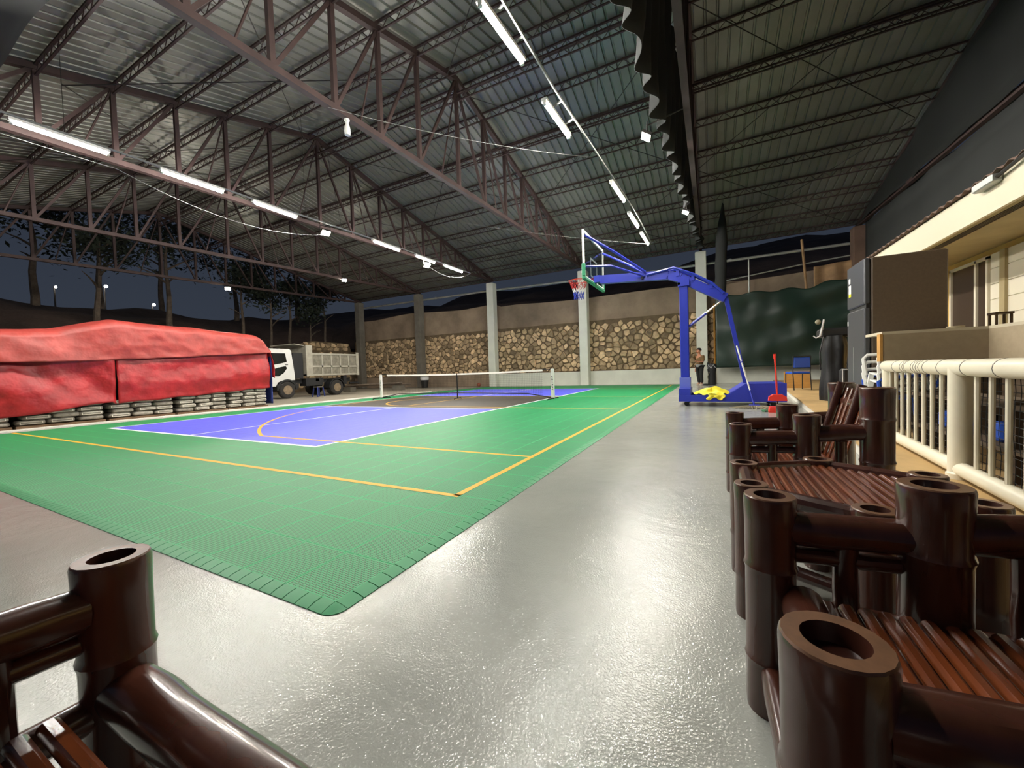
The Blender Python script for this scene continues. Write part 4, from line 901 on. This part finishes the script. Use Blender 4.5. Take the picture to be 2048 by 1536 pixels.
for si, (a, c) in enumerate(stacks):
    tag(MB().bx(SXF-1.1, SXF-.02, a, c, -.005, .055).build('pallet_board', 'pallet', None, 0), 'flat wooden pallet under the sacks %s' % places[si], 'pallet')
    n = 3 if si else 4; dy = (c-a)/n
    for r in range(5):
        for k in range(n):
            y = a+dy*(k+.5+(.16 if r % 2 else -.0)*(k < n-1)); z = .056+r*.108
            if z > hem_low(y)+.01: continue
            o = sk if first else copy_tree(sk); first = False
            o.location = (SXF-.325+rg.uniform(-.015,.015), y+(rg.uniform(-.03,.03) if 0 < k < n-1 else 0), z); o.scale = (1, dy/.42, 1); o.rotation_euler = (0, rg.uniform(-.02,.02), rg.uniform(-.04,.04)+(math.pi if (r+k+si) % 3 == 0 else 0))
            o['label'] = 'grey cement sack %s, %s row, %s from its left' % (places[si], rn[r], ORD[k])
core = MB().bx(-11.2, SXF-.62, -5, 4.2, -.005, 1.75); tag(core.build('sack_pile_core', 'sack', None, 0), 'inner mass of stacked cement sacks under the red tarpaulins', 'sack pile', kind='stuff')
def wrinkle(y, z, k=1): return .05*k*nz(y*1.1, z*1.6, 1)+.03*k*nz(y*3.2+z*2.4, z*2.6-y, 5)+.014*k*nz(y*7+z*3, z*7, 9)
TY0 = -5.0
def top_z(y):
    pts = [(-5,2.0),(-.81,2.07),(-.08,2.13),(.5,2.33),(.85,2.42),(2.5,2.37),(4.1,2.29),(4.3,2.15),(4.42,1.95)]
    for (a, za), (b, zb) in zip(pts, pts[1:]):
        if y <= b: return za+(zb-za)*max(0,(y-a))/(b-a)
    return pts[-1][1]
def top_hem(y): return 1.36+.07*max(0,min(1,(y+.8)/1.6))+.075*max(0,y-.84)
def tarp_top(u, v):
    y = TY0+(4.46-TY0)*u; zt = top_z(y); zh = top_hem(y)
    if v < .4:
        k = v/.4; x = -11.4+(2.65)*k; z = 1.3+(zt-1.3)*math.sin(k*math.pi/2)
    elif v < .55:
        k = (v-.4)/.15; a = k*math.pi/2; x = -8.75+.5*math.sin(a); z = zt-.16*(1-math.cos(a))
    else:
        k = (v-.55)/.45; x = SXF+.06+.05*k; z = zt-.16+(zh-zt+.16)*k
    fold = .05*math.sin((y-.85)*2.3+z*3.5)*math.exp(-((y-.1)/1.0)**2)
    return (x+wrinkle(y,z)+fold+.02, y, z+.02*nz(y*1.7,x*1.2,8))
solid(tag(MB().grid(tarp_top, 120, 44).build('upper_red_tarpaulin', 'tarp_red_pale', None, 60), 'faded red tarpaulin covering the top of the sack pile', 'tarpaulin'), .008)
def tarp_r(u, v):
    y = .84+(4.42-.84)*u; zh = hem_low(y); z = zh+(top_hem(y)+.18-zh)*v
    x = SXF+.055+.045*math.sin((z-.9)*6+(4.4-y)*1.6*(z-.4))*u+wrinkle(y,z,.8)-.03*v
    return (x, y, z+.012*math.sin(y*7)*(1-v))
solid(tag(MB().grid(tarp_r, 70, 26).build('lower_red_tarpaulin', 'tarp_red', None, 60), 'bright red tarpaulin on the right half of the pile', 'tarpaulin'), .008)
def tarp_l(u, v):
    y = TY0+(.80-TY0)*u; zh = hem_low(max(y,-1.6)); z = zh+(top_hem(y)+.18-zh)*v
    x = SXF+.055+.05*math.sin(y*2.2+z*4.2)+wrinkle(y,z)+.03*math.exp(-((y-.8)/.1)**2)-.05*v
    return (x, y, z+.015*math.sin(y*5)*(1-v))
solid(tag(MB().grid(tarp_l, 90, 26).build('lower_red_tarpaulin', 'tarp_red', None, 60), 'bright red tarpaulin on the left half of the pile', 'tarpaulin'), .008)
def tarp_b(u, v):
    x = -11.2+(2.9)*u; z = .08+1.72*v; return (x, 4.47+.05*math.sin(x*3+z)+.04*nz(x*2,z*2)+.10*(1-v)*.6, z)
solid(tag(MB().grid(tarp_b, 30, 16).build('blue_tarpaulin', 'tarp_blue', None, 60), 'dark blue tarpaulin closing the end of the pile next to the truck', 'tarpaulin'), .008)
def tarp_rb(u, v):
    x = -8.95+.72*u; z = .9+.85*v; return (x, 4.60+.03*math.sin(z*6)-.10*v+.03*nz(x*4,z*4), z-(1-u)*.0+.25*(1-v)*(1-u))
solid(MB().grid(tarp_rb, 10, 12).build('red_corner_flap', 'tarp_red', bpy.data.objects['upper_red_tarpaulin'], 60), .008)

# ================================================================== DUMP TRUCK (long axis along Y, cab towards -Y)
XN, XO = -12.2, -14.2; xc = (XN+XO)/2
tk = thing('dump_truck', 'white cab dump truck with grey tipper bed', 'truck', (xc, 8.8, 0))
for x in (XN-.45, XO+.45): MB().bx(x-.05, x+.05, 6.2, 11.2, .62, .82).build('chassis_rail', 'truck_black', tk, 0)
def wheel(x, y, s, dual=False):
    w = .24 if not dual else .42
    o = MB().lathe([(.2,-w/2),(.33,-w/2),(.37,-w/2+.04),(.37,w/2-.04),(.33,w/2),(.2,w/2)], 24, (x-s*w/2,y,.37), 'x'); o.f = [f for f in o.f if len(f) == 4]; o = o.build('tyre', 'tyre', tk)
    r = MB().lathe([(.0,.0),(.07,.0),(.08,-.05),(.15,-.06),(.19,0),(.215,.01)], 20, (0,0,0), 'x'); r.v = [(x+s*(p[0]-.012), y+p[1], .37+p[2]) for p in r.v]
    rm = r.build('wheel_rim', 'rim_dusty', o)
    for k in range(6): a = k*math.pi/3; MB().lathe([(.012,-.01),(.012,.012)], 6, (x-s*.02,y+.11*math.cos(a),.37+.11*math.sin(a)), 'x').build('lug_nut', 'dark_steel', o)
for s, x in ((1,XN),(-1,XO)): wheel(x, 7.56, s); wheel(x, 10.1, s, True)
for y in (7.56, 10.1): MB().tube((XN-.2,y,.37),(XO+.2,y,.37),.07,8).build('axle', 'truck_black', tk)
# cab side profile (y, z)
cabp = [(6.12,.55),(6.10,1.15),(6.28,1.45),(6.50,2.10),(6.62,2.17),(7.72,2.17),(7.80,2.10),(7.92,1.05),(7.92,.80),(7.30,.78),(7.16,.72),(7.05,.55)]
cab = MB().prism([(XN-.03,y,z) for y,z in cabp], (XO-XN+.06,0,0)).build('cab', 'truck_white', tk, 30)
def side(name, poly, mat, parent, d=.012, X=XN-.03, s=1): return MB().prism([(X-.002*s,y,z) for y,z in poly], (d*s,0,0)).build(name, mat, parent, 0)
for X, s in ((XN-.03,1),(XO+.03,-1)):
    side('side_window', [(6.62,1.42),(6.73,1.98),(7.52,1.98),(7.58,1.60),(7.25,1.52)], 'dark_glass', cab, .014, X, s)
    dr = side('door', [(6.52,.95),(6.56,1.36),(7.24,1.46),(7.64,1.56),(7.72,1.5),(7.74,1.0),(7.6,.86),(7.2,.84)], 'truck_white', cab, .01, X, s)
    side('lower_window', [(6.75,1.0),(6.72,1.22),(7.20,1.36),(7.52,1.42),(7.58,1.33),(7.42,1.12),(7.20,.98)], 'dark_glass', dr, .016, X, s)
    MB().bx(X+s*.005,X+s*.03,7.5,7.62,1.46,1.49).build('door_handle', 'truck_black', dr, 0)
    MB().path([(X,6.45,1.75),(X+s*.22,6.38,1.8),(X+s*.22,6.38,1.5)], .012, 5).build('mirror_arm', 'truck_black', cab); MB().rbx(X+s*.17,X+s*.25,6.33,6.39,1.45,1.8,.01).build('mirror', 'truck_black', cab, 0)
    arc_ = [(7.56+.47*math.cos(a), .37+.47*math.sin(a)) for a in [math.pi*k/12 for k in range(13)]]+[(7.56+.40*math.cos(a), .37+.40*math.sin(a)) for a in [math.pi*(12-k)/12 for k in range(13)]]
    MB().prism([(X-.25*s,y,z) for y,z in arc_], (.26*s,0,0)).build('wheel_arch', 'truck_black', cab, 30)
MB().prism([(XN-.12,6.31,1.5),(XO+.12,6.31,1.5),(XO+.14,6.475,2.03),(XN-.14,6.475,2.03)], (0,-.012,.004)).build('windscreen', 'dark_glass', cab, 0)
MB().bx(XO+.0,XN-.0,6.02,6.14,.48,.72).build('bumper', 'truck_white', tk, 0); MB().bx(XN-.08,XN-.04,7.1,8.1,.45,.62).build('step_guard', 'truck_black', tk, 0)
for x in (XN-.25, XO+.25): MB().lathe([(.1,0),(.1,-.02),(.08,-.035)], 12, (x,6.10,.95), 'y').build('headlamp', 'mark_white', cab)
MB().bx(XO+.2,XN-.15,7.95,8.42,.85,2.02).build('exhaust_box', 'truck_black', tk, 0); MB().bx(XN-.55,XN-.1,8.5,9.4,.5,.86).build('fuel_tank', 'truck_black', tk, 0); MB().bx(XN-.13,XN-.1,9.0,9.18,.7,.84).build('plate', 'mark_white', tk, 0)
# tipper bed
bed = MB(); y0, y1, z0 = 8.50, 11.32, .97
bed.bx(XO,XN,y0,y1,z0,z0+.08); bed.bx(XO,XN,y0,y0+.06,z0,2.36)
bed = bed.build('tipper_bed', 'truck_bed', tk, 0)
for xa in (XN-.07, XO+.03): MB().bx(xa,xa+.04,y0+.02,y1,z0+.06,2.02).build('side_panel', 'truck_panel', bed, 0)
for X, s in ((XN,1),(XO,-1)):
    a, c = sorted((X-.035*s, X+.015*s))
    MB().bx(a,c,y0-.02,y0+.30,z0-.02,2.38).build('front_post', 'truck_bed', bed, 0); MB().bx(a,c,y1-.02,y1+.14,z0-.02,2.12).build('rear_post', 'truck_bed', bed, 0)
    for z in (z0, 1.36, 1.95): MB().bx(a,c,y0+.3,y1,z,z+.085).build('side_rail', 'truck_bed', bed, 0)
    for k in range(1, 5): yy = y0+.30+(y1-y0-.3)*k/5; MB().bx(a,c,yy-.035,yy+.035,z0+.08,1.95).build('side_rib', 'truck_bed', bed, 0)
MB().bx(XO,XN,y1,y1+.05,z0,1.98).build('tailgate', 'truck_bed', bed, 0)
MB().prism([(XO+.1,8.02,2.40),(XN-.1,8.02,2.40),(XN-.1,8.5,2.34),(XO+.1,8.5,2.34)], (0,0,.04)).build('cab_guard', 'truck_bed', bed, 0)
MB().lathe([(.05,0),(.05,.6)], 8, (XN-.1,10.9,.55), 'y').build('rear_light_bar', 'truck_black', tk); MB().bx(XN-.3,XN-.1,10.55,10.75,.5,.95).build('mud_flap', 'truck_black', tk, 0)
arc_ = [(10.1+.46*math.cos(a), .37+.46*math.sin(a)) for a in [math.pi*k/10 for k in range(11)]]+[(10.1+.42*math.cos(a), .37+.42*math.sin(a)) for a in [math.pi*(10-k)/10 for k in range(11)]]
MB().prism([(XN-.44,y,z) for y,z in arc_], (.44,0,0)).build('rear_fender', 'truck_black', tk, 30)
# blue stool beside the truck
t = thing('blue_stool', 'small blue plastic stool beside the truck', 'stool', (-11.6,8.6,0)); MB().rbx(-11.76,-11.44,8.44,8.76,.42,.47,.02).build('seat', 'raw_concrete', t, 20)
for x in (-1,1):
    for y in (-1,1): MB().bar((-11.6+x*.13,8.6+y*.13,.43),(-11.6+x*.18,8.6+y*.18,0),.045,.03,(1,0,0)).build('leg', 'tarp_blue', t, 0)
for i, (p, q) in enumerate((((-14.6,12.2,.35),(-11.8,14.2,.42)),((-14.2,12.6,.30),(-11.5,14.6,.33)))):
    tag(MB().tube(p, q, .05, 8).build('timber_pole', 'bark'), '%s of the two long poles lying behind the truck' % ('upper','lower')[i], 'pole')
for i, (x,y) in enumerate(((-14.2,12.5),(-12.0,14.1))): tag(MB().bx(x-.3,x+.3,y-.2,y+.2,-.01,.26).build('concrete_block', 'raw_concrete', None, 0), 'concrete block propping the poles, %s' % ('nearer the truck','nearer the far wall')[i], 'block')

# ================================================================== CHILD AND BAG AT THE FAR WALL
def skin_mesh(name, verts, edges, radii, mat, parent, root=0, sub=2):
    me = bpy.data.meshes.new(name); off = Vector(LOCS[parent.name]); me.from_pydata([Vector(v)-off for v in verts], edges, []); me.materials.append(MATS[mat])
    o = bpy.data.objects.new(name, me); COL.objects.link(o); o.parent = parent; LOCS[o.name] = tuple(off)
    m = o.modifiers.new('skin', 'SKIN'); m.use_smooth_shade = True
    for i, r in enumerate(radii): d = me.skin_vertices[0].data[i]; d.radius = r if isinstance(r, tuple) else (r, r)
    me.skin_vertices[0].data[root].use_root = True
    s = o.modifiers.new('sub', 'SUBSURF'); s.levels = 1; s.render_levels = sub; return o
px, py = 3.90, 15.4
pn = thing('person', 'child in brown shirt and black trousers standing by the white column', 'person', (px,py,0))
k = 1.53/1.6
def S(x, y, z): return (px+x*k, py+y*k, z*k)
# faces -X; body: pelvis, spine, neck, head, arms (right arm bent forward, left arm down), legs
V = [S(0,0,.86),S(.01,0,1.02),S(0,0,1.22),S(-.01,0,1.31),S(-.03,0,1.38),S(-.045,0,1.45),S(-.055,0,1.53),S(-.04,0,1.585),
     S(.01,-.16,1.25),S(-.04,-.20,1.03),S(-.22,-.14,1.02),S(-.29,-.10,1.05),
     S(.03,.16,1.25),S(.08,.21,1.02),S(.04,.22,.80),S(.03,.22,.72),
     S(0,-.085,.80),S(-.03,-.09,.46),S(.01,-.09,.10),S(-.10,-.10,.035),
     S(0,.085,.80),S(.03,.10,.46),S(.09,.11,.10),S(-.01,.12,.035)]
E = [(0,1),(1,2),(2,3),(3,4),(4,5),(5,6),(6,7),(2,8),(8,9),(9,10),(10,11),(2,12),(12,13),(13,14),(14,15),(0,16),(16,17),(17,18),(18,19),(0,20),(20,21),(21,22),(22,23)]
Rr = [(.12,.10),(.115,.09),(.13,.095),.07,.048,(.078,.07),(.092,.08),.06,.05,.038,.033,.03,.05,.038,.033,.03,.08,.055,.04,.03,.08,.055,.04,.03]
body = skin_mesh('body', V, E, [tuple(q*k for q in r) if isinstance(r, tuple) else r*k for r in Rr], 'skin', pn)
sv = [V[0],V[1],V[2],V[8],V[9],V[12],V[13]]; skin_mesh('shirt', sv, [(0,1),(1,2),(2,3),(3,4),(2,5),(5,6)], [(.15*k,.13*k),(.155*k,.13*k),(.165*k,.135*k),.085*k,.064*k,.085*k,.064*k], 'shirt_brown', pn)
MB().lathe([(.145*k,.80*k),(.15*k,.90*k),(.14*k,.92*k)], 16, (px,py,0), sx=.9).build('shirt_hem', 'shirt_grey', pn)
skin_mesh('trousers', [V[0],V[16],V[17],V[18],V[20],V[21],V[22]], [(0,1),(1,2),(2,3),(0,4),(4,5),(5,6)], [(.13*k,.11*k),.095*k,.075*k,.06*k,.095*k,.075*k,.06*k], 'trousers', pn)
MB().sphere(S(-.02,0,1.545), .098*k, 12, sx=1.0, sy=.95, sz=.95).build('hair', 'hair', pn)
fc = MB().sphere(S(-.085,0,1.49), .07*k, 12, sx=.75, sy=.95, sz=1.15).build('face', 'skin', pn); MB().sphere(S(-.145,0,1.485), .016*k, 8).build('nose', 'skin', fc)
for s in (-1,1): MB().sphere(S(-.13,s*.028,1.51), .011*k, 8).build('eye', 'hair', fc); MB().sphere(S(-.03,s*.092,1.50), .022*k, 8, sx=.9, sy=.4, sz=1.3).build('ear', 'skin', pn)
MB().bar(S(-.134,-.022,1.452), S(-.134,.022,1.452), .008, .008).build('mouth', 'rim_orange', fc, 0)
for (hx0, hy0, hz0, dx, dz) in ((-.29,-.10,1.05,-1,.1),(.03,.22,.72,-.15,-1)):
    hd = MB().sphere(S(hx0+dx*.03,hy0,hz0+dz*.03), .034*k, 8).build('palm', 'skin', pn)
    for j in range(4):
        a = Vector(S(hx0+dx*.05,hy0-.024+j*.016,hz0+dz*.05)); b = a+Vector((dx*.045-.0,0,dz*.045))*k; c = b+Vector((dx*.02-.012,0,dz*.025-.006))*k; MB().path([a,b,c], [.008*k,.0075*k,.006*k], 6).build('finger', 'skin', hd)
    a = Vector(S(hx0+dx*.02-.02,hy0-.03,hz0+dz*.02)); MB().path([a,a+Vector((dx*.02-.012,-.01,dz*.03))*k,a+Vector((dx*.045-.015,-.005,dz*.05))*k], [.0095*k,.009*k,.007*k], 6).build('thumb', 'skin', hd)
for (fx, fy, fz) in (V[19], V[23]): MB().lathe([(.045,0),(.05,.02),(.045,.05),(.02,.075),(0,.078)], 14, (fx+.06,fy,0), sx=2.1).build('shoe', 'shoe', pn)
pn.rotation_euler = (0,0,math.radians(50)); pn.scale = (1.12,1.12,1.03)
t = thing('black_bag', 'black upright bag with white zigzag by the child', 'bag', (4.36,15.5,0))
MB().lathe([(.12,0),(.15,.03),(.15,.55),(.17,.62),(.19,.85),(.16,.9),(.05,.93)], 20, (4.36,15.5,0), sy=.75).build('bag_body', 'bag_black', t)
zz = [(-.16,.70),(-.13,.87),(-.03,.72),(.06,.87),(.14,.74)]; MB().path([(4.36+a, 15.5-.15+.07*abs(a/.17)**2, z) for a, z in zz], .009, 4).build('white_zigzag', 'mark_white', t, 0)
MB().path([(4.36-.10,15.38,.55),(4.36-.17,15.36,.35),(4.36-.12,15.38,.2)], .012, 5).build('strap', 'mop_string', t); MB().sphere((4.36-.13,15.45,.93),.05,8).build('bag_tuft', 'bag_black', t)
t2 = thing('black_shoe', 'single black shoe on the floor between child and bag', 'shoe', (4.12,15.35,0)); MB().lathe([(.05,0),(.055,.025),(.04,.06),(0,.07)], 12, (4.12,15.35,0), sx=1.9).build('upper', 'bag_black', t2)

# ================================================================== TREES ON THE BANK
def bank_h(x, y):
    u = (-20.2-x)/45; return .4+2.5*min(1,u*9)+3.0*min(1,u*4.5)+1.0*nz(x*.12, y*.12)+.5*nz(x*.4, y*.4, 2)
def tree(x, y, h, r, lean, crown, label, seed):
    rg = random.Random(seed); z0 = bank_h(x, y)-.25; t = thing('tree', label, 'tree', (x,y,z0), 'trees on the bank')
    P = []; R = []
    for i in range(9): u = i/8; P.append((x+.25*nz(seed, u*2), y+lean*u*h*.3+.25*nz(seed+5, u*2.2), z0+h*u)); R.append(r*(1-.7*u))
    tr_ = MB().path(P, R, 8).build('trunk', 'bark', t)
    for k in range(5):
        q = P[4+k % 4]; a = rg.uniform(0,6.28); L = h*rg.uniform(.15,.3); MB().path([q,(q[0]+L*.5*math.cos(a),q[1]+L*.5*math.sin(a),q[2]+L*.35),(q[0]+L*math.cos(a),q[1]+L*math.sin(a),q[2]+L*.55)], [r*.4,r*.25,r*.08], 5).build('branch', 'bark', tr_)
    b = MB(); cs = [Vector(P[-1])+Vector((rg.gauss(0,crown*.4),rg.gauss(0,crown*.5),rg.gauss(-.1,crown*.35))) for _ in range(7)]
    for k in range(1100):
        c = rg.choice(cs)+Vector((rg.gauss(0,1),rg.gauss(0,1),rg.gauss(0,.8)))*crown*.33; a, e = rg.uniform(0,6.28), rg.uniform(-.9,.9); s = rg.uniform(.10,.22)
        d = Vector((math.cos(a)*math.cos(e),math.sin(a)*math.cos(e),math.sin(e))); n_ = d.cross(Vector((rg.uniform(-1,1),rg.uniform(-1,1),1))).normalized()*s*.4
        b.add([c-d*s, c+n_, c+d*s, c-n_], [(0,1,2,3)])
    tag(b.build('foliage', 'leaf', t, 0, fix=False), kind='stuff')
TRS = [(-24,5.2,5.5,.16,.1,1.6),(-24.5,8.4,6.2,.17,.05,1.7),(-23.5,12.0,5.2,.12,0,1.3),(-23,13.6,5.0,.11,-.05,1.2),(-23.4,15.2,5.3,.12,.05,1.2),(-22.6,16.2,4.6,.09,.08,1.1),(-23.2,18.0,5.2,.11,0,1.2),(-27,1.0,6.5,.2,.1,2.2),(-29,4.2,5.6,.2,0,2.2),(-31,7.4,5.8,.2,0,2.4),(-32,11,6,.2,0,2.4),(-30,15,5.6,.2,0,2.2),(-28,19,5.5,.2,0,2.0),(-26,-2.2,6.5,.2,0,2.2)]
pos = ['forked trunk near the distant lights','leaning pale trunk above the red tarpaulin','slim trunk left of the truck cab','thin pale trunk above the truck cab','bent pale trunk just right of the cab','thinnest trunk above the truck bed','slim trunk beside the grey column','broad dark crown at the left edge','dark crown behind the distant lights','dark crown above the tarpaulin peak','dark crown under the blue sky gap','dark crown behind the flood lamp','dark crown beyond the grey columns','dark crown outside the left edge']
for i, (x, y, h, r, ln, cr) in enumerate(TRS): tree(x, y, h, r, ln, cr, 'night-dark tree, '+pos[i], 40+i)
